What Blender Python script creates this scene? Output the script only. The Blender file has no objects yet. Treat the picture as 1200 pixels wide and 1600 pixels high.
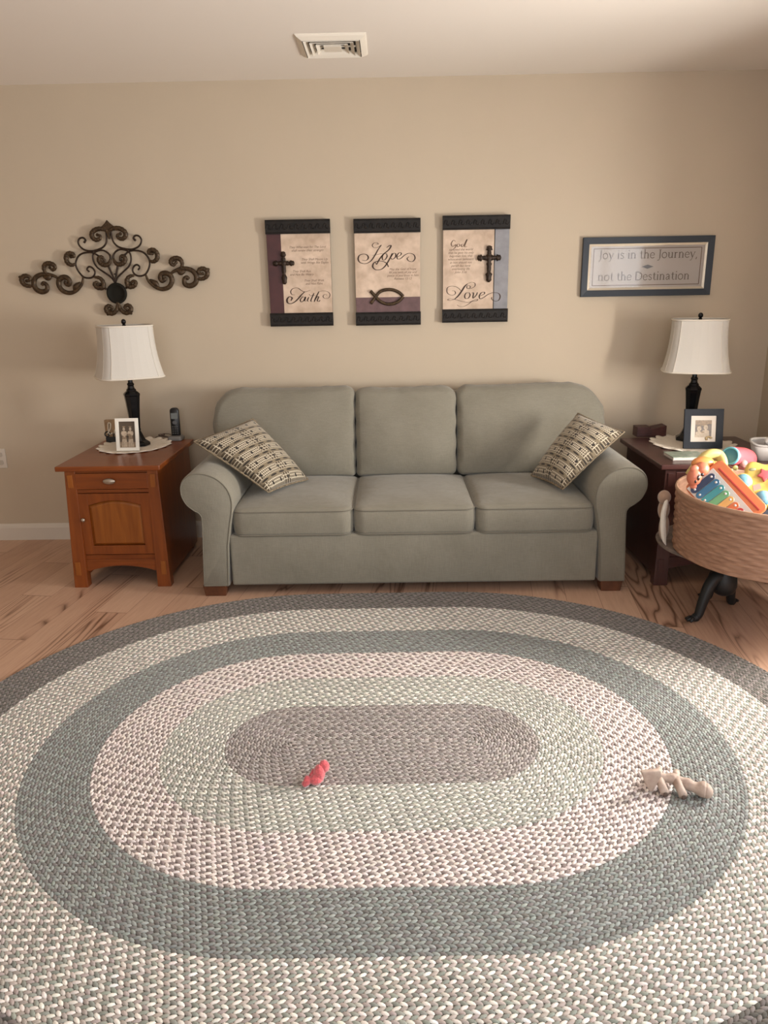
import bpy, bmesh, math, random
import numpy as np
from mathutils import Vector, Matrix
random.seed(7); rng = np.random.default_rng(7)
C = bpy.context.scene.collection
sc = bpy.context.scene
PI = math.pi

# ------------------------------------------------------------------ camera, light, exposure
def rot_axes(pitch, roll, yaw):
    f0 = Vector((-math.sin(yaw), math.cos(yaw), 0)); r0 = Vector((math.cos(yaw), math.sin(yaw), 0)); u0 = Vector((0, 0, 1))
    fw = f0*math.cos(pitch) - u0*math.sin(pitch); up = u0*math.cos(pitch) + f0*math.sin(pitch)
    r = r0*math.cos(roll) + up*math.sin(roll); u = up*math.cos(roll) - r0*math.sin(roll)
    return r, u, fw
cam = bpy.data.objects.new('camera', bpy.data.cameras.new('camera')); C.objects.link(cam)
r_, u_, f_ = rot_axes(0.2889006, -0.01746329, 0.01160131)
m = Matrix.Identity(4)
for i in range(3):
    m[i][0] = r_[i]; m[i][1] = u_[i]; m[i][2] = -f_[i]
m[0][3], m[1][3], m[2][3] = 0, -4.29133, 1.41455
cam.matrix_world = m
cam.data.sensor_fit = 'VERTICAL'; cam.data.sensor_height = 36; cam.data.lens = 1176.54/1600*36
cam.data.clip_start = 0.05
sc.camera = cam
vs = sc.view_settings
vs.view_transform = 'Standard'; vs.look = 'None'; vs.gamma = 1; vs.use_curve_mapping = False
vs.exposure = 0.20

world = bpy.data.worlds.new('world'); sc.world = world; world.use_nodes = True
wb = world.node_tree.nodes['Background']; wb.inputs[0].default_value = (0.85, 0.92, 1, 1); wb.inputs[1].default_value = 0.6

def area(name, loc, target, sx, sy, power, col, spread=PI):
    l = bpy.data.lights.new(name, 'AREA'); l.shape = 'RECTANGLE'; l.size = sx; l.size_y = sy
    l.energy = power; l.color = col; l.spread = spread
    o = bpy.data.objects.new(name, l); C.objects.link(o); o.location = loc
    d = Vector(target) - Vector(loc); o.rotation_euler = d.to_track_quat('-Z', 'Y').to_euler()
    return o
area('daylight_near_window', (2.30, -1.78, 1.0), (0.0, -2.05, 0.85), 0.45, 0.60, 92, (1.0, 0.945, 0.875))
area('daylight_side_window', (2.32, -3.65, 1.45), (0.0, -2.6, 1.70), 2.6, 1.25, 50, (0.91, 0.95, 1.0))
area('daylight_rear_window', (-0.3, -6.45, 1.4), (-0.2, 0, 2.0), 2.4, 1.5, 42, (0.90, 0.945, 1.0))

# ------------------------------------------------------------------ helpers
def tag(o, label=None, cat=None, group=None, kind=None):
    if label: o['label'] = label
    if cat: o['category'] = cat
    if group: o['group'] = group
    if kind: o['kind'] = kind
    return o
def thing(name, label, cat, loc=(0, 0, 0), group=None, rot=None):
    o = bpy.data.objects.new(name, None); C.objects.link(o); o.location = loc
    o.empty_display_size = 0.05
    if rot: o.rotation_euler = rot
    return tag(o, label, cat, group)
def wloc(p):
    v = Vector((0, 0, 0))
    while p: v = v + p.location; p = p.parent
    return v
def link(name, me, mat, parent=None, local=False, smooth=False, loc=None):
    """world-coordinate mesh linked as one object; when parented, vertices are moved into the parent's frame"""
    o = bpy.data.objects.new(name, me); C.objects.link(o)
    if parent is not None:
        o.parent = parent
        if not local: me.transform(Matrix.Translation(-wloc(parent)))
    elif loc is not None:
        me.transform(Matrix.Translation(-Vector(loc))); o.location = loc
    mats = mat if isinstance(mat, (list, tuple)) else [mat]
    if len(me.materials) == 0:
        for mm in mats: me.materials.append(mm)
    if smooth:
        for p in me.polygons: p.use_smooth = True
    return o
def mesh(verts, faces, name='m'):
    me = bpy.data.meshes.new(name); me.from_pydata([tuple(v) for v in verts], [], faces); me.update(); return me
def join(parts):
    """parts: list of (verts, faces) -> one"""
    V = []; F = []
    for v, f in parts:
        n = len(V); V += list(v); F += [tuple(i+n for i in g) for g in f]
    return V, F
def bmo(fn, **k):
    bm = bmesh.new(); fn(bm); me = bpy.data.meshes.new('m'); bm.to_mesh(me); bm.free(); return me
def vf_box(x0, x1, y0, y1, z0, z1):
    v = [(x0,y0,z0),(x1,y0,z0),(x1,y1,z0),(x0,y1,z0),(x0,y0,z1),(x1,y0,z1),(x1,y1,z1),(x0,y1,z1)]
    return v, [(0,3,2,1),(4,5,6,7),(0,1,5,4),(1,2,6,5),(2,3,7,6),(3,0,4,7)]
def bevelled(vf, w=0.004, seg=2, angle=0.6):
    me = mesh(*vf); bm = bmesh.new(); bm.from_mesh(me)
    bmesh.ops.recalc_face_normals(bm, faces=bm.faces)
    es = [e for e in bm.edges if len(e.link_faces) == 2 and e.calc_face_angle(0) > angle]
    bmesh.ops.bevel(bm, geom=es, offset=w, segments=seg, affect='EDGES', profile=0.6, clamp_overlap=True)
    bm.to_mesh(me); bm.free(); return me
def box(name, b, mat, parent=None, w=0.003, seg=2, **k):
    return link(name, bevelled(vf_box(*b), w, seg), mat, parent, **k)
def vf_prism(poly, lo, hi, axis='y'):
    n = len(poly); V = []
    for t in (lo, hi):
        for a, b in poly:
            V.append({'y': (a, t, b), 'z': (a, b, t), 'x': (t, a, b)}[axis])
    F = [tuple(range(n-1, -1, -1)), tuple(range(n, 2*n))] + [(i, (i+1) % n, (i+1) % n+n, i+n) for i in range(n)]
    return V, F
def fixn(me):
    bm = bmesh.new(); bm.from_mesh(me); bmesh.ops.recalc_face_normals(bm, faces=bm.faces); bm.to_mesh(me); bm.free(); return me
def catmull(P, n=6, closed=False):
    P = [Vector(p) for p in P]; out = []
    N = len(P); rngN = N if closed else N-1
    for i in range(rngN):
        if closed: a, b, c, d = P[(i-1) % N], P[i], P[(i+1) % N], P[(i+2) % N]
        else:
            b, c = P[i], P[i+1]; a = P[i-1] if i else b*2-c; d = P[i+2] if i+2 < N else c*2-b
        for k in range(n):
            t = k/n
            out.append(0.5*((2*b) + (c-a)*t + (2*a-5*b+4*c-d)*t*t + (3*b-a-3*c+d)*t**3))
    if not closed: out.append(P[-1])
    return out
def vf_tube(path, rad, seg=8, closed=False, flat=1.0, up=None, caps=True):
    """swept tube; rad number or list; flat scales the second axis"""
    P = [Vector(p) for p in path]; n = len(P)
    R = rad if isinstance(rad, (list, tuple)) else [rad]*n
    V = []; F = []; prev = None
    for i, p in enumerate(P):
        if closed: t = P[(i+1) % n]-P[(i-1) % n]
        else: t = P[min(i+1, n-1)]-P[max(i-1, 0)]
        if t.length < 1e-9: t = Vector((0, 0, 1))
        t.normalize()
        if up is not None:
            b = t.cross(Vector(up)).normalized(); a = b.cross(t)   # a ~ up
            ax, bx = b, a
        else:
            if prev is None:
                prev = t.orthogonal().normalized()
            prev = (prev - t*prev.dot(t)).normalized()
            ax, bx = prev, t.cross(prev)
        for k in range(seg):
            an = 2*PI*k/seg
            V.append(p + ax*math.cos(an)*R[i] + bx*math.sin(an)*R[i]*flat)
    m_ = n if closed else n-1
    for i in range(m_):
        for k in range(seg):
            a = i*seg+k; b = i*seg+(k+1) % seg; c = ((i+1) % n)*seg+(k+1) % seg; d = ((i+1) % n)*seg+k
            F.append((a, b, c, d))
    if caps and not closed:
        F.append(tuple(range(seg-1, -1, -1))); F.append(tuple(range((n-1)*seg, n*seg)))
    return V, F
def vf_lathe(prof, seg=24, cx=0, cy=0, rot=0.0):
    V = []; F = []; n = len(prof)
    for r, z in prof:
        for k in range(seg):
            a = 2*PI*k/seg+rot; V.append((cx+r*math.cos(a), cy+r*math.sin(a), z))
    for i in range(n-1):
        for k in range(seg):
            F.append((i*seg+k, i*seg+(k+1) % seg, (i+1)*seg+(k+1) % seg, (i+1)*seg+k))
    F.append(tuple(range(seg-1, -1, -1))); F.append(tuple(range((n-1)*seg, n*seg)))
    return V, F
def vf_sphere(c, r, seg=16, rings=10, s=(1, 1, 1)):
    V = []; F = []
    for i in range(rings+1):
        th = PI*i/rings
        for k in range(seg):
            a = 2*PI*k/seg
            V.append((c[0]+r*s[0]*math.sin(th)*math.cos(a), c[1]+r*s[1]*math.sin(th)*math.sin(a), c[2]+r*s[2]*math.cos(th)))
    for i in range(rings):
        for k in range(seg):
            F.append((i*seg+k, (i+1)*seg+k, (i+1)*seg+(k+1) % seg, i*seg+(k+1) % seg))
    return V, F
def rr_outline(x0, x1, z0, z1, radii, d=0.0, nc=7, ns=8):
    """rounded rectangle, radii = (bl, br, tr, tl), inset by d; same count of points for any inset"""
    x0 += d; x1 -= d; z0 += d; z1 -= d
    R = [max(r-d, 0.0006) for r in radii]
    m_ = max(min((x1-x0), (z1-z0))/2, 0.001); R = [min(r, m_) for r in R]
    if x1-x0 < 0.002: x0, x1 = (x0+x1)/2-0.001, (x0+x1)/2+0.001
    if z1-z0 < 0.002: z0, z1 = (z0+z1)/2-0.001, (z0+z1)/2+0.001
    cs = [(x0+R[0], z0+R[0], PI), (x1-R[1], z0+R[1], 1.5*PI), (x1-R[2], z1-R[2], 0), (x0+R[3], z1-R[3], 0.5*PI)]
    out = []
    for i, (cx, cz, a0) in enumerate(cs):
        for k in range(nc+1):
            a = a0+0.5*PI*k/nc; out.append((cx+R[i]*math.cos(a), cz+R[i]*math.sin(a)))
        nx = cs[(i+1) % 4]; a1 = nx[2]; j = (i+1) % 4
        p = out[-1]; q = (nx[0]+R[j]*math.cos(a1), nx[1]+R[j]*math.sin(a1))
        for k in range(1, ns): out.append((p[0]+(q[0]-p[0])*k/ns, p[1]+(q[1]-p[1])*k/ns))
    return out
def vf_loft(rings):
    n = len(rings[0]); V = []; F = []
    for r in rings: V += [tuple(p) for p in r]
    for i in range(len(rings)-1):
        for k in range(n):
            F.append((i*n+k, i*n+(k+1) % n, (i+1)*n+(k+1) % n, (i+1)*n+k))
    F.append(tuple(range(n-1, -1, -1))); F.append(tuple(range((len(rings)-1)*n, len(rings)*n)))
    return V, F

# ------------------------------------------------------------------ materials
class E_:
    """tiny expression wrapper over Math nodes"""
    def __init__(s, nt, sock): s.nt = nt; s.s = sock
    def _op(s, op, *a):
        n = s.nt.nodes.new('ShaderNodeMath'); n.operation = op
        for i, v in enumerate((s,)+a):
            if isinstance(v, E_): s.nt.links.new(v.s, n.inputs[i])
            else: n.inputs[i].default_value = v
        return E_(s.nt, n.outputs[0])
    def __add__(s, o): return s._op('ADD', o)
    def __sub__(s, o): return s._op('SUBTRACT', o)
    def __mul__(s, o): return s._op('MULTIPLY', o)
    def gt(s, o): return s._op('GREATER_THAN', o)
    def lt(s, o): return s._op('LESS_THAN', o)
    def fr(s): return s._op('FRACT')
    def fl(s): return s._op('FLOOR')
    def ab(s): return s._op('ABSOLUTE')
    def mx(s, o): return s._op('MAXIMUM', o)
    def mod(s, o): return s._op('MODULO', o)
MATS = {}
def mat(name, col, rough=0.6, metal=0.0, noise=0.0, nscale=20, bump=0.0, bscale=200, coat=0.0, spec=0.5, col2=None, sheen=0.0, stretch=None, trans=0.0):
    if name in MATS: return MATS[name]
    m_ = bpy.data.materials.new(name); m_.use_nodes = True; nt = m_.node_tree; b = nt.nodes['Principled BSDF']
    b.inputs['Base Color'].default_value = (*col, 1); b.inputs['Roughness'].default_value = rough
    b.inputs['Metallic'].default_value = metal; b.inputs['Coat Weight'].default_value = coat
    b.inputs['Specular IOR Level'].default_value = spec; b.inputs['Sheen Weight'].default_value = sheen
    b.inputs['Transmission Weight'].default_value = trans
    tc = nt.nodes.new('ShaderNodeTexCoord'); mp = nt.nodes.new('ShaderNodeMapping'); nt.links.new(tc.outputs['Object'], mp.inputs[0])
    if stretch: mp.inputs['Scale'].default_value = stretch
    if noise or col2:
        n = nt.nodes.new('ShaderNodeTexNoise'); n.inputs['Scale'].default_value = nscale; n.inputs['Detail'].default_value = 5
        nt.links.new(mp.outputs[0], n.inputs['Vector'])
        cr = nt.nodes.new('ShaderNodeValToRGB'); cr.color_ramp.elements[0].position = 0.3; cr.color_ramp.elements[1].position = 0.7
        c2 = col2 if col2 else tuple(min(1, c*(1+noise)) for c in col)
        c1 = col if col2 else tuple(c*(1-noise) for c in col)
        cr.color_ramp.elements[0].color = (*c1, 1); cr.color_ramp.elements[1].color = (*c2, 1)
        nt.links.new(n.outputs[0], cr.inputs[0]); nt.links.new(cr.outputs[0], b.inputs['Base Color'])
    if bump:
        n = nt.nodes.new('ShaderNodeTexNoise'); n.inputs['Scale'].default_value = bscale; n.inputs['Detail'].default_value = 3
        nt.links.new(mp.outputs[0], n.inputs['Vector'])
        bp = nt.nodes.new('ShaderNodeBump'); bp.inputs['Strength'].default_value = bump; bp.inputs['Distance'].default_value = 0.002
        nt.links.new(n.outputs[0], bp.inputs['Height']); nt.links.new(bp.outputs[0], b.inputs['Normal'])
    MATS[name] = m_; return m_

WALL = mat('wall_paint', (0.53, 0.44, 0.33), 0.75, noise=0.015, nscale=3, bump=0.15, bscale=260)
CEIL = mat('ceiling_paint', (0.84, 0.78, 0.71), 0.85, bump=0.15, bscale=200)
TRIM = mat('trim_paint', (0.66, 0.60, 0.52), 0.5)
DARKM = mat('dark_duct_shade', (0.01, 0.01, 0.01), 0.9)

def wood_floor():
    m_ = bpy.data.materials.new('plank_floor'); m_.use_nodes = True; nt = m_.node_tree; b = nt.nodes['Principled BSDF']; L = nt.links.new
    tc = nt.nodes.new('ShaderNodeTexCoord'); mp = nt.nodes.new('ShaderNodeMapping'); L(tc.outputs['Object'], mp.inputs[0])
    mp.inputs['Rotation'].default_value = (0, 0, math.radians(7))
    sx = nt.nodes.new('ShaderNodeSeparateXYZ'); L(mp.outputs[0], sx.inputs[0])
    x = E_(nt, sx.outputs[0]); y = E_(nt, sx.outputs[1])
    row = (x*(1/0.155)).fl()
    y2 = y + (row*0.3719).fr()*1.2
    col = (y2*(1/1.22)).fl()
    idn = row*7.13 + col*3.71
    wn = nt.nodes.new('ShaderNodeTexWhiteNoise'); wn.noise_dimensions = '1D'; L(idn.s, wn.inputs['W'])
    rid = E_(nt, wn.outputs['Value'])
    # grain coordinates, each plank shifted on its own
    cx = nt.nodes.new('ShaderNodeCombineXYZ'); L((x + rid*17.0).s, cx.inputs[0]); L((y*0.085 + rid*31.0).s, cx.inputs[1]); L((rid*9.0).s, cx.inputs[2])
    n1 = nt.nodes.new('ShaderNodeTexNoise'); n1.inputs['Scale'].default_value = 4.6; n1.inputs['Detail'].default_value = 2.5; n1.inputs['Distortion'].default_value = 0.35; L(cx.outputs[0], n1.inputs['Vector'])
    rings = (E_(nt, n1.outputs[0])*20.0).fr()
    rings = ((rings-0.5).ab()*2.0)
    n2 = nt.nodes.new('ShaderNodeTexNoise'); n2.inputs['Scale'].default_value = 90; n2.inputs['Detail'].default_value = 4; L(cx.outputs[0], n2.inputs['Vector'])
    n3 = nt.nodes.new('ShaderNodeTexNoise'); n3.inputs['Scale'].default_value = 2.6; L(cx.outputs[0], n3.inputs['Vector'])
    msk = nt.nodes.new('ShaderNodeMapRange'); msk.inputs[1].default_value = 0.50; msk.inputs[2].default_value = 0.60; L(n3.outputs[0], msk.inputs[0])
    f = rings._op('POWER', 3.0)*E_(nt, msk.outputs[0])*0.75 + (E_(nt, n2.outputs[0])-0.5)*0.45 + (rid-0.5)*0.30 + 0.30
    cr = nt.nodes.new('ShaderNodeValToRGB'); e = cr.color_ramp.elements
    e[0].position = 0.0; e[0].color = (0.66, 0.44, 0.31, 1); e[1].position = 1.0; e[1].color = (0.17, 0.085, 0.05, 1)
    k = cr.color_ramp.elements.new(0.45); k.color = (0.49, 0.295, 0.20, 1)
    L(f.s, cr.inputs[0])
    gap = ((x*(1/0.155)).fr()-0.5).ab().gt(0.494)
    gap = gap.mx(((y2*(1/1.22)).fr()-0.5).ab().gt(0.4985))
    mx = nt.nodes.new('ShaderNodeMix'); mx.data_type = 'RGBA'; L(gap.s, mx.inputs[0]); L(cr.outputs[0], mx.inputs[6]); mx.inputs[7].default_value = (0.24, 0.13, 0.08, 1)
    L(mx.outputs[2], b.inputs['Base Color']); b.inputs['Roughness'].default_value = 0.42
    bp = nt.nodes.new('ShaderNodeBump'); bp.inputs['Strength'].default_value = 0.25; bp.inputs['Distance'].default_value = 0.001
    L((f*-1.0 - gap).s, bp.inputs['Height']); L(bp.outputs[0], b.inputs['Normal'])
    return m_
FLOOR = wood_floor()

def cabinet_wood(name, a, b_, vertical=True):
    m_ = bpy.data.materials.new(name); m_.use_nodes = True; nt = m_.node_tree; b = nt.nodes['Principled BSDF']; L = nt.links.new
    tc = nt.nodes.new('ShaderNodeTexCoord'); mp = nt.nodes.new('ShaderNodeMapping'); L(tc.outputs['Object'], mp.inputs[0])
    mp.inputs['Scale'].default_value = (14, 14, 1.2) if vertical else (1.4, 16, 16)
    n = nt.nodes.new('ShaderNodeTexNoise'); n.inputs['Scale'].default_value = 2.5; n.inputs['Detail'].default_value = 6; n.inputs['Distortion'].default_value = 0.8; L(mp.outputs[0], n.inputs['Vector'])
    cr = nt.nodes.new('ShaderNodeValToRGB'); e = cr.color_ramp.elements; e[0].position = 0.25; e[0].color = (*a, 1); e[1].position = 0.75; e[1].color = (*b_, 1)
    L(n.outputs[0], cr.inputs[0]); L(cr.outputs[0], b.inputs['Base Color']); b.inputs['Roughness'].default_value = 0.33; b.inputs['Coat Weight'].default_value = 0.10; b.inputs['Coat Roughness'].default_value = 0.12
    return m_
CHERRY_V = cabinet_wood('cherry_wood_vertical', (0.150, 0.032, 0.005), (0.245, 0.062, 0.009))
CHERRY_H = cabinet_wood('cherry_wood_horizontal', (0.145, 0.031, 0.005), (0.235, 0.058, 0.009), False)
CHERRY_P = cabinet_wood('cherry_panel_wood', (0.19, 0.050, 0.007), (0.31, 0.098, 0.014))
CHERRY_SHADE_V = cabinet_wood('shaded_cherry_vertical', (0.055, 0.020, 0.017), (0.085, 0.031, 0.026))  # same cherry wood, its colour darkened for the shade on the right table
CHERRY_SHADE_H = cabinet_wood('shaded_cherry_horizontal', (0.055, 0.020, 0.017), (0.085, 0.031, 0.026), False)

def fabric(name, c1, c2, scale=900):
    m_ = bpy.data.materials.new(name); m_.use_nodes = True; nt = m_.node_tree; b = nt.nodes['Principled BSDF']; L = nt.links.new
    tc = nt.nodes.new('ShaderNodeTexCoord')
    def tex(sv, sc_, det):
        mp = nt.nodes.new('ShaderNodeMapping'); mp.inputs['Scale'].default_value = sv; L(tc.outputs['Object'], mp.inputs[0])
        n = nt.nodes.new('ShaderNodeTexNoise'); n.inputs['Scale'].default_value = sc_; n.inputs['Detail'].default_value = det; L(mp.outputs[0], n.inputs['Vector']); return E_(nt, n.outputs[0])
    h = tex((1, 1, 14), 28, 3); v = tex((14, 14, 1), 28, 3); big = tex((1, 1, 1), 5, 3)
    f = (h+v)*0.55 + (big-0.5)*0.7 - 0.05
    cr = nt.nodes.new('ShaderNodeValToRGB'); e = cr.color_ramp.elements; e[0].position = 0.25; e[0].color = (*c1, 1); e[1].position = 0.75; e[1].color = (*c2, 1)
    L(f.s, cr.inputs[0]); L(cr.outputs[0], b.inputs['Base Color']); b.inputs['Roughness'].default_value = 0.9; b.inputs['Sheen Weight'].default_value = 0.25; b.inputs['Specular IOR Level'].default_value = 0.2
    fine = tex((1, 1, 1), 420, 2); wr = tex((1, 1, 1), 7, 2)
    bp = nt.nodes.new('ShaderNodeBump'); bp.inputs['Strength'].default_value = 0.5; bp.inputs['Distance'].default_value = 0.002
    L((fine*0.5+(h+v)*0.5).s, bp.inputs['Height'])
    b2 = nt.nodes.new('ShaderNodeBump'); b2.inputs['Strength'].default_value = 0.5; b2.inputs['Distance'].default_value = 0.012
    L(wr.s, b2.inputs['Height']); L(bp.outputs[0], b2.inputs['Normal']); L(b2.outputs[0], b.inputs['Normal'])
    return m_
SOFA = fabric('sage_grey_upholstery', (0.198, 0.180, 0.138), (0.252, 0.233, 0.186))
PIPE = mat('sage_grey_piping', (0.165, 0.148, 0.112), 0.9, sheen=0.2)
BLACK = mat('black_lacquer', (0.004, 0.004, 0.005), 0.16, spec=0.35)
SHADE = mat('ivory_shade_fabric', (0.60, 0.565, 0.51), 0.85, bump=0.2, bscale=500)
SHADE_T = mat('ivory_shade_trim', (0.72, 0.66, 0.57), 0.8)
CREAM = mat('cream_crochet', (0.84, 0.76, 0.65), 0.95, noise=0.07, nscale=160, bump=0.9, bscale=260)
METALW = mat('dark_bronze_iron', (0.030, 0.017, 0.010), 0.45, metal=0.5, noise=0.5, nscale=60, bump=0.5, bscale=120)
BRONZE = mat('antique_bronze_leaf', (0.030, 0.018, 0.010), 0.42, metal=0.5, col2=(0.09, 0.055, 0.026), nscale=90, bump=0.8, bscale=150)
IRON = mat('black_cast_iron', (0.010, 0.011, 0.012), 0.5)
INK = mat('brown_ink', (0.055, 0.03, 0.02), 0.7)
INK2 = mat('faded_brown_ink', (0.17, 0.11, 0.075), 0.8)
BANDM = mat('embossed_black_band', (0.014, 0.011, 0.009), 0.5, noise=0.3, nscale=40, spec=0.25)
PARCH = mat('mottled_parchment', (0.46, 0.335, 0.24), 0.6, col2=(0.70, 0.545, 0.42), nscale=16)
BURG = mat('burgundy_panel', (0.060, 0.017, 0.017), 0.5, noise=0.2, nscale=15)
PURP = mat('dusty_purple_panel', (0.13, 0.07, 0.07), 0.55, noise=0.25, nscale=20)
BLUEG = mat('blue_grey_panel', (0.25, 0.245, 0.26), 0.55, noise=0.2, nscale=15)
PEWT = mat('pewter_metal', (0.42, 0.36, 0.29), 0.35, metal=0.8)
WHITEP = mat('white_painted_wood', (0.90, 0.86, 0.77), 0.45)

# ------------------------------------------------------------------ room shell
H = 2.44; XL = -3.3; XR = 2.10; YB = -6.3
def struct(name, me, mt, **k):
    o = link(name, me, mt, **k); o['kind'] = 'structure'; return o
def wall_with_hole(axis, pos, thick, a0, a1, hole):
    """wall in plane axis=pos, spans a0..a1, hole=(h0,h1,z0,z1)"""
    h0, h1, z0, z1 = hole; parts = []
    for p in ((a0, h0, 0, H), (h1, a1, 0, H), (h0, h1, 0, z0), (h0, h1, z1, H)):
        if axis == 'x': parts.append(vf_box(min(pos, pos+thick), max(pos, pos+thick), p[0], p[1], p[2], p[3]))
        else: parts.append(vf_box(p[0], p[1], min(pos, pos+thick), max(pos, pos+thick), p[2], p[3]))
    return mesh(*join(parts))
struct('floor', mesh(*vf_box(XL, XR, YB, 0, -0.08, 0)), FLOOR)
struct('ceiling', mesh(*vf_box(XL, XR, YB, 0, H, H+0.1)), CEIL)
struct('wall_back', mesh(*vf_box(XL-0.12, XR+0.12, 0, 0.12, 0, H)), WALL)
RW = (-4.98, -2.35, 0.80, 2.1); RW2 = (-2.10, -1.46, 0.60, 1.40); BW = (-1.5, 0.9, 0.6, 2.2)
struct('wall_right', mesh(*join([vf_box(XR, XR+0.12, *p) for p in ((YB, RW[0], 0, H), (RW[0], RW[1], 0, RW[2]), (RW[0], RW[1], RW[3], H), (RW[1], RW2[0], 0, H), (RW2[0], RW2[1], 0, RW2[2]), (RW2[0], RW2[1], RW2[3], H), (RW2[1], 0, 0, H))])), WALL)
struct('wall_left', mesh(*vf_box(XL-0.12, XL, YB, 0, 0, H)), WALL)
struct('wall_front', wall_with_hole('y', YB, -0.12, XL-0.12, XR+0.12, BW), WALL)
def win_frame(n, axis, pos, hole):
    h0, h1, z0, z1 = hole; P = []; t = 0.05
    bars = [(h0, h0+t, z0, z1), (h1-t, h1, z0, z1), (h0, h1, z0, z0+t), (h0, h1, z1-t, z1), ((h0+h1)/2-0.02, (h0+h1)/2+0.02, z0, z1)]
    for b in bars:
        if axis == 'x': P.append(vf_box(pos-0.02, pos+0.02, *b))
        else: P.append(vf_box(b[0], b[1], pos-0.02, pos+0.02, b[2], b[3]))
    struct('window_%d' % n, mesh(*join(P)), TRIM)
win_frame(1, 'x', XR+0.06, RW); win_frame(2, 'y', YB-0.06, BW); win_frame(3, 'x', XR+0.06, RW2)
def baseboard(name, a0, a1, axis='x', pos=0.0):
    prof = [(0, 0), (-0.014, 0), (-0.014, 0.075), (-0.010, 0.088), (-0.004, 0.098), (0, 0.1)]
    if axis == 'x': v, f = vf_prism([(p, q) for p, q in prof], a0, a1, 'x')
    else:
        v, f = vf_prism([(p, q) for p, q in prof], a0, a1, 'x'); v = [(pos+b, a, c) for a, b, c in v]
    struct(name, fixn(mesh(v, f)), TRIM)
baseboard('baseboard_back', XL, XR)
baseboard('baseboard_right', YB, 0, 'y', XR)

# outlet at the left picture edge
t = thing('wall_outlet', 'beige wall outlet plate low on the wall at the left edge', 'outlet', (-2.285, 0, 0.50))
box('cover_plate', (-2.32, -2.25, -0.006, 0, 0.442, 0.557), TRIM, t, 0.002)
for z in (0.475, 0.522):
    link('socket', fixn(mesh(*vf_prism([(x, z_) for x, z_ in rr_outline(-2.302, -2.268, z-0.014, z+0.014, (0.01,)*4, nc=3, ns=2)], -0.0085, -0.005))), mat('socket_plastic', (0.5, 0.45, 0.38), 0.4), t)

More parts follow.
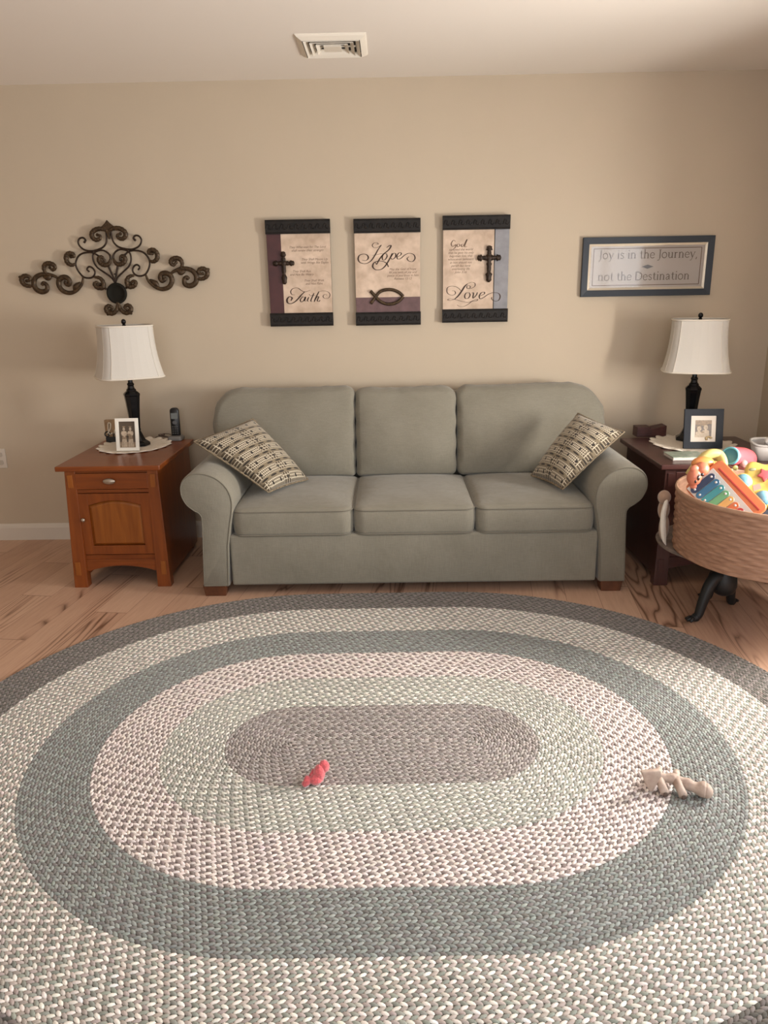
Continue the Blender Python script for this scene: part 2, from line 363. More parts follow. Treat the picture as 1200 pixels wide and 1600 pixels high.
# ------------------------------------------------------------------ braided rug
def build_rug():
    cx, cy, a = -0.046, -2.165, 0.284
    th = math.radians(0.6)
    bands = [  # outer radius, three strand colours
        (0.219, [(0.38, 0.335, 0.315), (0.43, 0.39, 0.365), (0.22, 0.19, 0.175)]),
        (0.420, [(0.80, 0.76, 0.69), (0.34, 0.345, 0.305), (0.42, 0.405, 0.36)]),
        (0.621, [(0.82, 0.73, 0.69), (0.78, 0.69, 0.65), (0.27, 0.22, 0.205)]),
        (0.822, [(0.27, 0.288, 0.27), (0.34, 0.362, 0.342), (0.205, 0.19, 0.18)]),
        (1.070, [(0.88, 0.82, 0.75), (0.46, 0.395, 0.36), (0.31, 0.325, 0.285)]),
        (1.252, [(0.20, 0.175, 0.16), (0.26, 0.23, 0.215), (0.12, 0.115, 0.10)])]  # taupe yarn, darkened further for the shade by the sofa
    w = 0.02; P0 = 0.046
    # lobe template (unit half ellipsoid): rows
    tv = []
    ns = 8
    for (rr, hh) in ((1.0, 0.0), (0.86, 0.55), (0.5, 0.9)):
        for k in range(ns): tv.append((rr*math.cos(2*PI*k/ns), rr*math.sin(2*PI*k/ns), hh))
    tv.append((0, 0, 1.0)); tv = np.array(tv); nv = len(tv)
    tf = []
    for i in range(2):
        for k in range(ns): tf.append((i*ns+k, i*ns+(k+1) % ns, (i+1)*ns+(k+1) % ns, (i+1)*ns+k))
    quads = np.array(tf); tris = np.array([(2*ns+k, 2*ns+(k+1) % ns, 3*ns) for k in range(ns)])
    CX = []; CY = []; TX = []; TY = []; SL = []; COL = []
    nr = int(round(1.25/w))
    for i in range(nr):
        r = (i+0.5)*w
        per = 4*a + 2*PI*r
        nper = max(1, int(round(per/P0))); n = nper*3
        bc = next(b[1] for b in bands if r < b[0])
        ph = rng.random()*0.0 + i*0.37
        for side in (0, 1):
            rs = r + (-0.0048 if side == 0 else 0.0048)
            s = (np.arange(n) + (0.5*side) + ph) / n * per
            s = s % per
            q = PI*r
            x = np.empty(n); y = np.empty(n); ang = np.empty(n)
            # segments: bottom straight, right arc, top straight, left arc
            m1 = s < 2*a; m2 = (~m1) & (s < 2*a+q); m3 = (~m1) & (~m2) & (s < 4*a+q); m4 = ~(m1 | m2 | m3)
            x[m1] = -a+s[m1]; y[m1] = -rs; ang[m1] = 0
            t2 = (s[m2]-2*a)/r - PI/2; x[m2] = a+rs*np.cos(t2); y[m2] = rs*np.sin(t2); ang[m2] = t2+PI/2
            x[m3] = a-(s[m3]-2*a-q); y[m3] = rs; ang[m3] = PI
            t4 = (s[m4]-4*a-q)/r + PI/2; x[m4] = -a+rs*np.cos(t4); y[m4] = rs*np.sin(t4); ang[m4] = t4+PI/2
            CX.append(x); CY.append(y); TX.append(ang + (0.40 if side == 0 else -0.40))
            idx = (np.arange(n) + (0 if side == 0 else 2)) % 3
            c = np.array(bc)[idx] * (1+0.10*rng.standard_normal((n, 1))) * (1+0.015*rng.standard_normal((n, 3)))
            COL.append(c)
    X = np.concatenate(CX); Y = np.concatenate(CY); A = np.concatenate(TX); COL = np.clip(np.concatenate(COL), 0.02, 0.95)
    N = len(X)
    lx = 0.0112*(1+0.06*rng.standard_normal(N)); ly = 0.0052; lz = 0.0044
    ca, sa = np.cos(A), np.sin(A)
    px = tv[None, :, 0]*lx[:, None]; py = tv[None, :, 1]*ly
    VX = X[:, None]+px*ca[:, None]-py*sa[:, None]; VY = Y[:, None]+px*sa[:, None]+py*ca[:, None]; VZ = 0.0055+tv[None, :, 2]*lz+np.zeros((N, 1))
    co, so = math.cos(th), math.sin(th)
    GX = cx+VX*co-VY*so; GY = cy+VX*so+VY*co
    verts = np.stack([GX, GY, VZ], -1).reshape(-1, 3)
    off = (np.arange(N)*nv)[:, None, None]
    q = (quads[None]+off).reshape(-1, 4); t3 = (tris[None]+off).reshape(-1, 3)
    # base slab, coloured dark so the gaps between lobes look shadowed
    out = []
    R = nr*w - 0.002
    for k in range(49): an = -PI/2+PI*k/48; out.append((a+R*math.cos(an), R*math.sin(an)))
    for k in range(49): an = PI/2+PI*k/48; out.append((-a+R*math.cos(an), R*math.sin(an)))
    nb = len(out); b0 = len(verts)
    bv = [(cx+x*co-y*so, cy+x*so+y*co, z) for z in (0.0005, 0.0065) for x, y in out]
    verts = np.concatenate([verts, np.array(bv)])
    me = bpy.data.meshes.new('braided_rug')
    side = [(b0+i, b0+(i+1) % nb, b0+nb+(i+1) % nb, b0+nb+i) for i in range(nb)]
    q = np.concatenate([q, np.array(side)])
    loops = np.concatenate([q.ravel(), t3.ravel(), np.arange(b0+nb, b0+2*nb), np.arange(b0+nb-1, b0-1, -1)])
    tot = np.concatenate([np.full(len(q), 4), np.full(len(t3), 3), [nb, nb]])
    start = np.concatenate([[0], np.cumsum(tot)[:-1]])
    me.vertices.add(len(verts)); me.vertices.foreach_set('co', verts.astype(np.float32).ravel())
    me.loops.add(len(loops)); me.loops.foreach_set('vertex_index', loops.astype(np.int32))
    me.polygons.add(len(tot)); me.polygons.foreach_set('loop_start', start.astype(np.int32)); me.polygons.foreach_set('loop_total', tot.astype(np.int32))
    me.polygons.foreach_set('use_smooth', np.ones(len(tot), bool))
    me.update(calc_edges=True)
    ca_ = me.color_attributes.new('yarn', 'FLOAT_COLOR', 'POINT')
    cols = np.ones((len(verts), 4), np.float32); cols[:N*nv, :3] = np.repeat(COL, nv, axis=0); cols[N*nv:, :3] = (0.13, 0.12, 0.10)
    ca_.data.foreach_set('color', cols.ravel())
    m_ = mat('braided_yarn', (0.5, 0.5, 0.5), 0.95, bump=0.7, bscale=700, sheen=0.2, spec=0.1)
    at = m_.node_tree.nodes.new('ShaderNodeAttribute'); at.attribute_name = 'yarn'
    m_.node_tree.links.new(at.outputs['Color'], m_.node_tree.nodes['Principled BSDF'].inputs['Base Color'])
    o = link('braided_rug', me, m_)
    me.transform(Matrix.Translation((-cx, -cy, 0))); o.location = (cx, cy, 0)
    tag(o, 'large oval braided rug in cream, sage and taupe bands covering the plank floor', 'rug')
build_rug()

# ------------------------------------------------------------------ sofa
SC = 0.097  # centre line
sofa = thing('three_seat_sofa', 'sage grey three-seat sofa with rolled arms standing against the wall', 'sofa', (SC, -0.5, 0))
box('base', (SC-0.87, SC+0.87, -0.922, -0.08, 0.055, 0.305), SOFA, sofa, 0.012, 3, smooth=True)
# back frame with rounded top corners
rings = []
for d, y in ((0.02, -0.17), (0, -0.15), (0, -0.06), (0.02, -0.04)):
    rings.append([(x, y, z) for x, z in rr_outline(SC-1.045, SC+1.045, 0.06, 0.865, (0.02, 0.02, 0.10, 0.10), d)])
link('back_frame', fixn(mesh(*vf_loft(rings))), SOFA, sofa, smooth=True)
ARM = [(-0.787, 0.056), (-0.913, 0.056), (-0.906, 0.20), (-0.897, 0.37), (-0.903, 0.412), (-0.930, 0.432), (-0.962, 0.462), (-0.982, 0.508),
       (-0.980, 0.556), (-0.955, 0.594), (-0.910, 0.615), (-0.855, 0.612), (-0.803, 0.588), (-0.762, 0.545), (-0.742, 0.490), (-0.744, 0.43), (-0.758, 0.36), (-0.775, 0.26)]
def arm_outline(sgn, ins=0.0):
    P = [Vector((x, z, 0)) for x, z in ARM[1:]]
    pts = catmull(P, 4)
    pts = [Vector((ARM[0][0], ARM[0][1], 0))] + pts
    c = Vector((-0.86, 0.35, 0)); out = []
    n = len(pts)
    for i, p in enumerate(pts):
        t = (pts[(i+1) % n]-pts[i-1]).normalized(); nn = Vector((t.y, -t.x, 0))
        q = p + nn*ins*(1)
        if ins and (i == 0 or i == 1): q = p + Vector((ins*(-1 if i == 0 else 1), ins*0.3, 0))
        out.append((SC+sgn*(q.x-SC), q.y))
    return out
for sgn in (1, -1):
    rings = []
    for ins, y in ((0.012, -0.932), (0.004, -0.929), (0.0, -0.920), (0, -0.6), (0, -0.3), (0, -0.07)):
        rings.append([(x, y, z) for x, z in arm_outline(sgn, ins)])
    arm = link('arm', fixn(mesh(*vf_loft(rings))), SOFA, sofa, smooth=True)
    loop = [(x, -0.931, z) for x, z in arm_outline(sgn, 0.006)]
    link('piping', mesh(*vf_tube(loop[1:]+loop[:1], 0.0028, 6, closed=True)), PIPE, arm).location = Vector((0, 0, 0))
    # piping verts were given in the sofa frame because the arm sits at the sofa origin
for x0, x1, y0, y1 in ((-0.917, -0.802, -0.925, -0.85), (0.987+0.004, 1.098, -0.925, -0.85), (-0.917, -0.802, -0.16, -0.09), (0.991, 1.098, -0.16, -0.09)):
    v, f = vf_box(x0, x1, y0, y1, 0, 0.057)
    mx_, my_ = (x0+x1)/2, (y0+y1)/2
    v = [(mx_+(x-mx_)*(0.86 if z == 0 else 1), my_+(y-my_)*(0.86 if z == 0 else 1), z) for x, y, z in v]
    link('leg', bevelled((v, f), 0.003), mat('walnut_leg', (0.10, 0.035, 0.015), 0.35, noise=0.3, nscale=25), sofa)
# seat cushions
def ring_scale(base, c, k): return [(c[0]+(p[0]-c[0])*k, c[1]+(p[1]-c[1])*k) for p in base]
def seat(x0, x1, seed):
    R4 = (0.055, 0.055, 0.03, 0.03); c = ((x0+x1)/2, -0.599); rings = []
    for d, z in ((0.012, 0.303), (0.002, 0.310), (0.0, 0.320), (-0.004, 0.36), (-0.003, 0.40), (0.0, 0.414), (0.004, 0.423), (0.010, 0.429)):
        rings.append([(x, y, z) for x, y in rr_outline(x0, x1, -0.928, -0.27, R4, d, nc=8, ns=14)])
    base = rr_outline(x0, x1, -0.928, -0.27, R4, 0.010, nc=8, ns=14)
    hx, hy = (x1-x0)/2, 0.329
    for k in range(1, 15):
        sk = 1-(k/15)**1.25
        ring = []
        for x, y in ring_scale(base, c, sk):
            u, v = (x-c[0])/hx, (y-c[1])/hy
            crown = 0.034*(max(0, 1-abs(u)**3.2)*max(0, 1-abs(v)**3.2))**0.8
            ring.append((x, y, 0.429+crown+0.003*math.sin(x*9+seed*2)*math.sin(y*11+seed)*(1-sk)))
        rings.append(ring)
    o = link('seat_cushion', fixn(mesh(*vf_loft(rings))), SOFA, sofa, smooth=True)
    for z, n in ((0.421, 0), (0.307, 1)):
        lp = [(x, y, z) for x, y in rr_outline(x0, x1, -0.928, -0.27, R4, 0.0, nc=8, ns=14)]
        link('piping', mesh(*vf_tube(lp, 0.0032, 6, closed=True)), PIPE, o)
seat(-0.755, -0.1855, 1); seat(-0.182, 0.389, 2); seat(0.3925, 0.948, 3)
# back cushions
def back(x0, x1, ztop, radii, seed):
    z0 = 0.432; c = ((x0+x1)/2, (z0+ztop)/2); hx, hz = (x1-x0)/2, (ztop-z0)/2
    def place(x, z, dep, edge):
        lean = (z-z0)/(ztop-z0)
        pl = 0.0035*math.sin(z*55+seed*3)*edge*(1 if abs(x-c[0]) > hx*0.9 else 0)      # puckered side seams
        wr = 0.0022*math.sin(x*70+seed)*edge*(1 if lean > 0.9 else 0)
        return (x+pl, -0.19+0.06*lean-dep*(1-0.30*max(0.0, lean)**1.6), z+wr+0.006*math.sin((x-x0)/(x1-x0)*PI*2.3+seed)*max(0, lean-0.7)*2)
    rings = []
    for d, dep in ((0.03, 0.0), (0.006, 0.01), (0.0, 0.03), (-0.003, 0.07), (0.0, 0.10), (0.005, 0.118), (0.013, 0.128)):
        rings.append([place(x, z, dep, 1) for x, z in rr_outline(x0, x1, z0, ztop, radii, d, nc=8, ns=16)])
    base = rr_outline(x0, x1, z0, ztop, radii, 0.013, nc=8, ns=16)
    for k in range(1, 19):
        sk = 1-(k/19)**1.25; ring = []
        for x, z in ring_scale(base, c, sk):
            u, v = (x-c[0])/hx, (z-c[1])/hz
            bul = 0.052*(max(0, 1-abs(u)**3.0)*max(0, 1-abs(v)**2.6))**0.75
            sag = 0.012*math.exp(-((v+0.45)/0.4)**2)*(1-abs(u)**3)
            wv = 0.0025*math.sin(x*16+z*9+seed*2)*math.sin(z*14-x*5+seed)*(1-sk**3)
            gath = 0.0022*math.sin(x*60+seed)*max(0, v-0.75)*4*(1 if abs(u) < 0.97 else 0) + 0.0022*math.sin(z*55+seed)*max(0, abs(u)-0.8)*4
            ring.append(place(x, z, 0.128+bul+sag+wv+gath, 0))
        rings.append(ring)
    o = link('back_cushion', fixn(mesh(*vf_loft(rings))), SOFA, sofa, smooth=True)
back(-0.965, -0.196, 0.905, (0.03, 0.03, 0.05, 0.16), 1)
back(-0.192, 0.352, 0.898, (0.03, 0.03, 0.06, 0.06), 2)
back(0.357, 1.155, 0.905, (0.03, 0.03, 0.19, 0.05), 3)

# ------------------------------------------------------------------ throw pillows
def pillow_mat():
    m_ = bpy.data.materials.new('woven_check_cloth'); m_.use_nodes = True; nt = m_.node_tree; b = nt.nodes['Principled BSDF']; L = nt.links.new
    tc = nt.nodes.new('ShaderNodeTexCoord'); sx = nt.nodes.new('ShaderNodeSeparateXYZ'); L(tc.outputs['UV'], sx.inputs[0])
    u = E_(nt, sx.outputs[0]); v = E_(nt, sx.outputs[1])
    u0 = u*5.5; v0 = v*7.0
    fv = v0.fr(); ru = (v0.fl()*0.5).fr()
    fu = (u0+ru).fr()
    # lattice rows: fine cream grid on brown
    gx = ((u*33.0).fr()-0.5).ab().gt(0.34); gy = ((v*35.0).fr()-0.5).ab().gt(0.33)
    lat = gx.mx(gy)
    # wide-checked columns
    big = ((u*2.0+0.15).fr()).lt(0.33)
    gx2 = ((u*18.0).fr()-0.5).ab().gt(0.39); gy2 = ((v*28.0).fr()-0.5).ab().gt(0.37)
    lat2 = gx2.mx(gy2)
    latm = lat*(big*-1.0+1.0) + lat2*big
    dashrow = fv.lt(0.30)
    dx = (fu-0.5).ab(); dy = (fv-0.15).ab()
    dash = ((dx*1.9)._op('POWER', 2.0) + (dy*9.0)._op('POWER', 2.0)).lt(0.42)
    tick = (dx.gt(0.42))*(dashrow*-1.0+1.0)*(((fv-0.65).ab()).lt(0.13))
    cream = latm*(dashrow*-1.0+1.0)
    dark = (dash*dashrow).mx(tick)
    m1 = nt.nodes.new('ShaderNodeMix'); m1.data_type = 'RGBA'; L(cream.s, m1.inputs[0]); m1.inputs[6].default_value = (0.085, 0.06, 0.035, 1); m1.inputs[7].default_value = (0.56, 0.49, 0.37, 1)
    m0 = nt.nodes.new('ShaderNodeMix'); m0.data_type = 'RGBA'; L(dashrow.s, m0.inputs[0]); L(m1.outputs[2], m0.inputs[6]); m0.inputs[7].default_value = (0.21, 0.165, 0.105, 1)
    m2 = nt.nodes.new('ShaderNodeMix'); m2.data_type = 'RGBA'; L(dark.s, m2.inputs[0]); L(m0.outputs[2], m2.inputs[6]); m2.inputs[7].default_value = (0.02, 0.015, 0.012, 1)
    L(m2.outputs[2], b.inputs['Base Color']); b.inputs['Roughness'].default_value = 0.9; b.inputs['Sheen Weight'].default_value = 0.2
    bp = nt.nodes.new('ShaderNodeBump'); bp.inputs['Strength'].default_value = 0.6; bp.inputs['Distance'].default_value = 0.002
    L((cream-dark).s, bp.inputs['Height']); L(bp.outputs[0], b.inputs['Normal'])
    return m_
PILL = pillow_mat()
def throw_pillow(corners, thick, label, flip, seed):
    A, B, Cc, D = [Vector(c) for c in corners]
    nrm = (B-A).cross(D-A).normalized()
    if nrm.y > 0: nrm = -nrm
    n = 36; cen = (A+B+Cc+D)/4
    me = bpy.data.meshes.new('throw_pillow'); bm = bmesh.new(); uvl = bm.loops.layers.uv.new('UVMap')
    grids = []
    for side in (1, -1):
        g = []
        for j in range(n+1):
            row = []
            for i in range(n+1):
                s, t_ = i/n, j/n
                u, v = 2*s-1, 2*t_-1
                # edges bow inwards a little between the pointed corners
                k = 0.055
                s2 = 0.5+0.5*u*(1-k*(1-v*v)); t2 = 0.5+0.5*v*(1-k*(1-u*u))
                p = A*(1-s2)*(1-t2)+B*s2*(1-t2)+Cc*s2*t2+D*(1-s2)*t2
                h = thick*(max(0, 1-abs(u)**2.4)*max(0, 1-abs(v)**2.4))**0.55
                h += 0.003*math.sin(u*7+seed)*math.sin(v*6+seed)*(1-u*u)*(1-v*v)
                row.append(bm.verts.new(p+nrm*(h*side*(1.0 if side == 1 else 0.35)+0.012)))
            g.append(row)
        for j in range(n):
            for i in range(n):
                vs_ = [g[j][i], g[j][i+1], g[j+1][i+1], g[j+1][i]]
                uv = [(i/n, j/n), ((i+1)/n, j/n), ((i+1)/n, (j+1)/n), (i/n, (j+1)/n)]
                if flip: uv = [(1-a, b) for a, b in uv]
                f = bm.faces.new(vs_ if side == 1 else vs_[::-1]); f.smooth = True
                for lp, w in zip(f.loops, uv if side == 1 else uv[::-1]): lp[uvl].uv = w
    bmesh.ops.remove_doubles(bm, verts=bm.verts, dist=1e-5)
    bmesh.ops.recalc_face_normals(bm, faces=bm.faces)
    bm.to_mesh(me); bm.free()
    base = (cen.x, cen.y, min(c[2] for c in corners))
    root = thing('throw_pillow', label, 'pillow', base)
    link('cover', me, PILL, root)
    edge = []
    for P, Q in ((A, B), (B, Cc), (Cc, D), (D, A)):
        for i in range(24):
            s = i/24; inw = 0.0275*(1-(2*s-1)**2)
            p = P.lerp(Q, s); p = p+(cen-p).normalized()*inw*0.4*2*0.35
            edge.append(p + nrm*(0.012+0.001*math.sin(i*2.1)))
    link('edge_trim', mesh(*vf_tube(edge, 0.0045, 6, closed=True)), mat('pillow_trim', (0.22, 0.17, 0.11), 0.9, noise=0.5, nscale=120), root, smooth=True)
throw_pillow([(-0.957, -0.715, 0.712), (-0.715, -0.445, 0.773), (-0.44, -0.50, 0.463), (-0.602, -0.775, 0.470)], 0.092,
             'woven check throw pillow leaning on the left sofa arm', False, 1)
throw_pillow([(1.128, -0.69, 0.722), (0.962, -0.445, 0.775), (0.725, -0.50, 0.466), (0.822, -0.80, 0.470)], 0.090,
             'woven check throw pillow leaning on the right sofa arm', True, 2)

# ------------------------------------------------------------------ end tables
def end_table(label, x0, x1, yf, zt, wv, wh, wp, handed=1):
    """x0,x1 table top edges, yf front edge of the top, zt top surface"""
    cx = (x0+x1)/2; yb = yf+0.66
    t = thing('end_table', label, 'end table', (cx, (yf+yb)/2, 0))
    box('tabletop', (x0, x1, yf, yb, zt-0.024, zt), wh, t, 0.005, 3)
    bx0, bx1 = x0+0.032, x1-0.022
    f0 = yf+0.028     # face plane at the top
    zb = zt-0.024
    # legs: splay outwards and get wider towards the foot
    def leg(sx, front):
        xo_t = (bx0 if sx < 0 else bx1) - (0 if front else sx*0.018); xo_b = xo_t + (sx*0.018 if front else 0)
        wt, wb = 0.052, 0.068
        ytop = f0 if front else yb-0.03; dy = -0.022 if front else 0.012
        yin = 0.05 if front else -0.05
        V = []
        for z, xo, w, yy in ((0, xo_b, wb, ytop+dy), (zb, xo_t, wt, ytop)):
            xi = xo - sx*w
            a, b = min(xo, xi), max(xo, xi); y0, y1 = min(yy, yy+yin), max(yy, yy+yin)
            V += [(a, y0, z), (b, y0, z), (b, y1, z), (a, y1, z)]
        F = [(0, 3, 2, 1), (4, 5, 6, 7), (0, 1, 5, 4), (1, 2, 6, 5), (2, 3, 7, 6), (3, 0, 4, 7)]
        lg = link('leg', bevelled((V, F), 0.003), wv, t)
        if front:   # recessed square plugs seen near the top and the foot
            for z0, z1 in ((0.065, 0.135), (zb-0.088, zb-0.022)):
                zm = (z0+z1)/2; k = zm/zb; xo = xo_b+(xo_t-xo_b)*k; yy = (ytop+dy)+(-dy)*k
                xc = xo - sx*0.026
                link('inlay', bevelled(vf_box(xc-0.013, xc+0.013, yy-0.0045, yy+0.004, z0, z1), 0.002), wp, lg)
    for sx in (-1, 1):
        leg(sx, True); leg(sx, False)
    ix0, ix1 = bx0+0.045, bx1-0.045
    # carcass: side panels, back, bottom
    P = [vf_box(bx0+0.001, bx0+0.017, f0+0.04, yb-0.034, 0.03, zb-0.001), vf_box(bx1-0.017, bx1-0.001, f0+0.04, yb-0.034, 0.03, zb-0.001),
         vf_box(ix0-0.01, ix1+0.01, yb-0.06, yb-0.045, 0.13, zb-0.001), vf_box(ix0-0.02, ix1+0.02, f0+0.03, yb-0.05, 0.135, 0.15)]
    link('carcass', mesh(*join(P)), wv, t)
    # face rails
    rails = [(zb-0.014, zb-0.001), (0.484, 0.500), (0.140, 0.164)]
    for a, b in rails: link('face_rail', mesh(*vf_box(ix0, ix1, f0+0.002, f0+0.03, a, b)), wh, t)
    # arched apron
    n = 16; top = 0.141; pts = [(ix0, top), (ix0, 0.082)]
    for i in range(n+1):
        s = i/n; pts.append((ix0+0.02+(ix1-ix0-0.04)*s, 0.082+0.026*math.sin(s*PI)**0.8))
    pts += [(ix1, 0.082), (ix1, top)]
    link('apron', bevelled(vf_prism(pts, f0-0.006, f0+0.018), 0.002, 1), wh, t)
    # drawer
    d = box('drawer', (ix0+0.004, ix1-0.004, f0-0.004, f0+0.3, 0.503, zb-0.016), wh, t, 0.003)
    kx = cx-0.002; v, f = vf_sphere((kx, f0-0.018, 0.545), 0.0135, 18, 10, (2.25, 0.75, 1.1))
    v2, f2 = vf_tube([(kx, f0-0.003, 0.545), (kx, f0-0.015, 0.545)], 0.006, 10)
    link('knob', mesh(*join([(v, f), (v2, f2)])), PEWT, d, smooth=True)['label'] = 'oval pewter drawer pull'
    # door
    z0, z1 = 0.168, 0.481; xa, xb = ix0+0.004, ix1-0.004; st = 0.048
    dr = link('door', bevelled(join_safe([vf_box(xa, xa+st, f0-0.004, f0+0.018, z0, z1), vf_box(xb-st, xb, f0-0.004, f0+0.018, z0, z1),
                              vf_box(xa+st-0.002, xb-st+0.002, f0-0.0035, f0+0.0175, z0, z0+0.046), arch_rail(xa+st-0.002, xb-st+0.002, f0-0.0035, f0+0.0175, z1-0.06, z1-0.035, z1)]), 0.0025, 2), wv, t)
    # raised panel with an arched top
    pts = []
    pa, pb, pz0, pz1 = xa+st+0.012, xb-st-0.012, z0+0.058, z1-0.075
    for i in range(17):
        s = i/16; pts.append((pa+(pb-pa)*s, pz1+0.024*math.sin(s*PI)))
    ring0 = [(pa, pz0)]+pts+[(pb, pz0)]
    c = ((pa+pb)/2, (pz0+pz1)/2)
    def sc_(P, k): return [(c[0]+(x-c[0])*k, c[1]+(z-c[1])*(1-(1-k)*0.8)) for x, z in P]
    rings = [[(x, f0+0.012, z) for x, z in sc_(ring0, 1.16)], [(x, f0+0.009, z) for x, z in sc_(ring0, 1.13)], [(x, f0+0.001, z) for x, z in ring0], [(x, f0+0.001, z) for x, z in sc_(ring0, 0.9)]]
    link('panel', fixn(mesh(*vf_loft(rings))), wp, dr)
    kx = xa+0.018
    link('knob', mesh(*join([vf_sphere((kx, f0-0.017, 0.352), 0.010, 14, 8, (1, 0.8, 1)), vf_tube([(kx, f0-0.003, 0.352), (kx, f0-0.014, 0.352)], 0.005, 8)])), PEWT, dr, smooth=True)['label'] = 'small round pewter door knob'
    return t
def join_safe(p): return join(p)
def arch_rail(x0, x1, y0, y1, za, zmid, z1):
    pts = [(x0, z1), (x0, za)]
    for i in range(1, 16):
        s = i/16; pts.append((x0+(x1-x0)*s, za+(zmid-za)*math.sin(s*PI)))
    pts += [(x1, za), (x1, z1)]
    return vf_prism(pts, y0, y1)
LT = 0.622; RT = 0.605
end_table('cherry wood end table with drawer and arched door left of the sofa', -1.612, -1.108, -0.795, LT, CHERRY_V, CHERRY_H, CHERRY_P)
end_table('cherry wood end table, coloured darker for shade, right of the sofa behind the toy basket', 1.255, 1.885, -0.865, RT, CHERRY_SHADE_V, CHERRY_SHADE_H, CHERRY_SHADE_V)

# ------------------------------------------------------------------ table lamps
def lamp(x, y, z, label, rot):
    t = thing('table_lamp', label, 'lamp', (x, y, z))
    h = z
    def oct_(r, zz, c=0.62, seg=4):
        # square with cut corners
        q = r*c*0.62
        P = [(r, -q), (r, q), (q, r), (-q, r), (-r, q), (-r, -q), (-q, -r), (q, -r)]
        return [(x+a*math.cos(rot)-b*math.sin(rot), y+a*math.sin(rot)+b*math.cos(rot), zz) for a, b in P]
    prof = [(0.070, 0), (0.070, 0.014), (0.062, 0.020), (0.050, 0.026), (0.042, 0.040), (0.034, 0.060), (0.026, 0.078), (0.0275, 0.082), (0.0275, 0.088),
            (0.026, 0.090), (0.030, 0.15), (0.036, 0.22), (0.041, 0.264), (0.043, 0.268), (0.043, 0.276), (0.030, 0.288), (0.026, 0.290), (0.026, 0.298), (0.019, 0.304), (0.016, 0.318), (0.019, 0.322), (0.019, 0.328), (0.013, 0.334), (0.012, 0.375)]
    rings = [oct_(r*0.92, h+zz, 0.75) for r, zz in prof]
    link('base', bevelled(vf_loft(rings), 0.0012, 1, 0.25), BLACK, t)
    # harp and finial
    harp = []
    for k in range(25):
        a = PI*k/24; harp.append((x+0.055*math.cos(a)*(1 if 0.0 < a else 1), y, h+0.40+0.225*math.sin(a)**0.8))
    harp = [(x+0.012, y, h+0.372)] + harp + [(x-0.012, y, h+0.372)]
    link('harp', mesh(*vf_tube(harp, 0.0018, 6)), PEWT, t)
    link('finial', mesh(*join([vf_lathe([(0.006, h+0.612), (0.007, h+0.625), (0.011, h+0.629), (0.007, h+0.632)], 12, x, y), vf_sphere((x, y, h+0.645), 0.0125, 14, 8, (1, 1, 1.15))])), BLACK, t, smooth=True)
    # bulb
    link('bulb', mesh(*vf_sphere((x, y, h+0.45), 0.03, 14, 10, (1, 1, 1.3))), mat('bulb_glass', (0.85, 0.83, 0.8), 0.3), t, smooth=True)
    # bell shade, square with cut corners
    zb, ztop = h+0.368, h+0.626
    nz = 14
    def shade_ring(tt, off=0.0, zo=0.0):
        w = 0.124+0.031*(1-tt)**2.3 + off
        cc = w*0.76
        zz = zb+(ztop-zb)*tt+zo
        P = [(w, -cc), (w, cc), (cc, w), (-cc, w), (-w, cc), (-w, -cc), (-cc, -w), (cc, -w)]
        out = []
        for i in range(8):
            a, b = P[i], P[(i+1) % 8]; long = i % 2 == 0
            for k in range(6):
                s = k/6; bow = 0.012*math.sin(s*PI) if long else 0.004*math.sin(s*PI)
                px, py = a[0]+(b[0]-a[0])*s, a[1]+(b[1]-a[1])*s
                m_ = math.hypot((a[0]+b[0])/2, (a[1]+b[1])/2); nx, ny = (a[0]+b[0])/2/m_, (a[1]+b[1])/2/m_
                px += nx*bow; py += ny*bow
                out.append((x+px*math.cos(rot)-py*math.sin(rot), y+px*math.sin(rot)+py*math.cos(rot), zz))
        return out
    R = [shade_ring(k/nz) for k in range(nz+1)]; Ri = [shade_ring(k/nz, -0.003) for k in range(nz, -1, -1)]
    allr = R+Ri; n = len(R[0]); V = [p for r in allr for p in r]; F = []
    for i in range(len(allr)):
        j = (i+1) % len(allr)
        for k in range(n): F.append((i*n+k, i*n+(k+1) % n, j*n+(k+1) % n, j*n+k))
    sh = link('lamp_shade', fixn(mesh(V, F)), SHADE, t)
    tr = []
    for tt in (0.0, 1.0):
        tr.append(vf_tube(shade_ring(tt, 0.0005), 0.0042, 6, closed=True))
    for i in range(8):
        tr.append(vf_tube([shade_ring(k/nz, 0.0008)[i*6] for k in range(nz+1)], 0.0010, 5))
    link('trim', mesh(*join(tr)), SHADE_T, sh, smooth=True)
lamp(-1.372, -0.30, LT+0.004, 'black table lamp with ivory bell shade on the cherry end table', math.radians(29))
lamp(1.592, -0.30, RT+0.004, 'black table lamp with ivory bell shade on the right end table', math.radians(-17))

# ------------------------------------------------------------------ doilies
def doily(cx, cy, rx, ry, z, label, seed):
    rings = []; n = 144
    def rad(a, k):
        sc1 = 1+0.045*math.sin(a*18)*k**3 + 0.01*math.sin(a*7+seed)*k
        return sc1
    for k, up in ((0.02, 0), (0.3, 0), (0.55, 0), (0.7, 0.0), (0.82, 0.003), (0.9, 0.007), (0.96, 0.009), (1.0, 0.006)):
        ring = []
        for i in range(n):
            a = 2*PI*i/n; r = rad(a, k)
            zz = z+0.0022 + up*(0.6+0.6*math.sin(a*18))*0.8 + (0.0006 if int(k*20) % 3 else 0)
            ring.append((cx+rx*k*r*math.cos(a), cy+ry*k*r*math.sin(a), zz))
        rings.append(ring)
    bot = [[(p[0], p[1], z+0.0004+(p[2]-z-0.0022)*0.9) for p in r] for r in rings[::-1]]
    V, F = vf_loft([r for r in rings]+bot)
    me = fixn(mesh(V, F)); o = link('crochet_doily', me, CREAM, loc=(cx, cy, z), smooth=True)
    tag(o, label, 'doily')
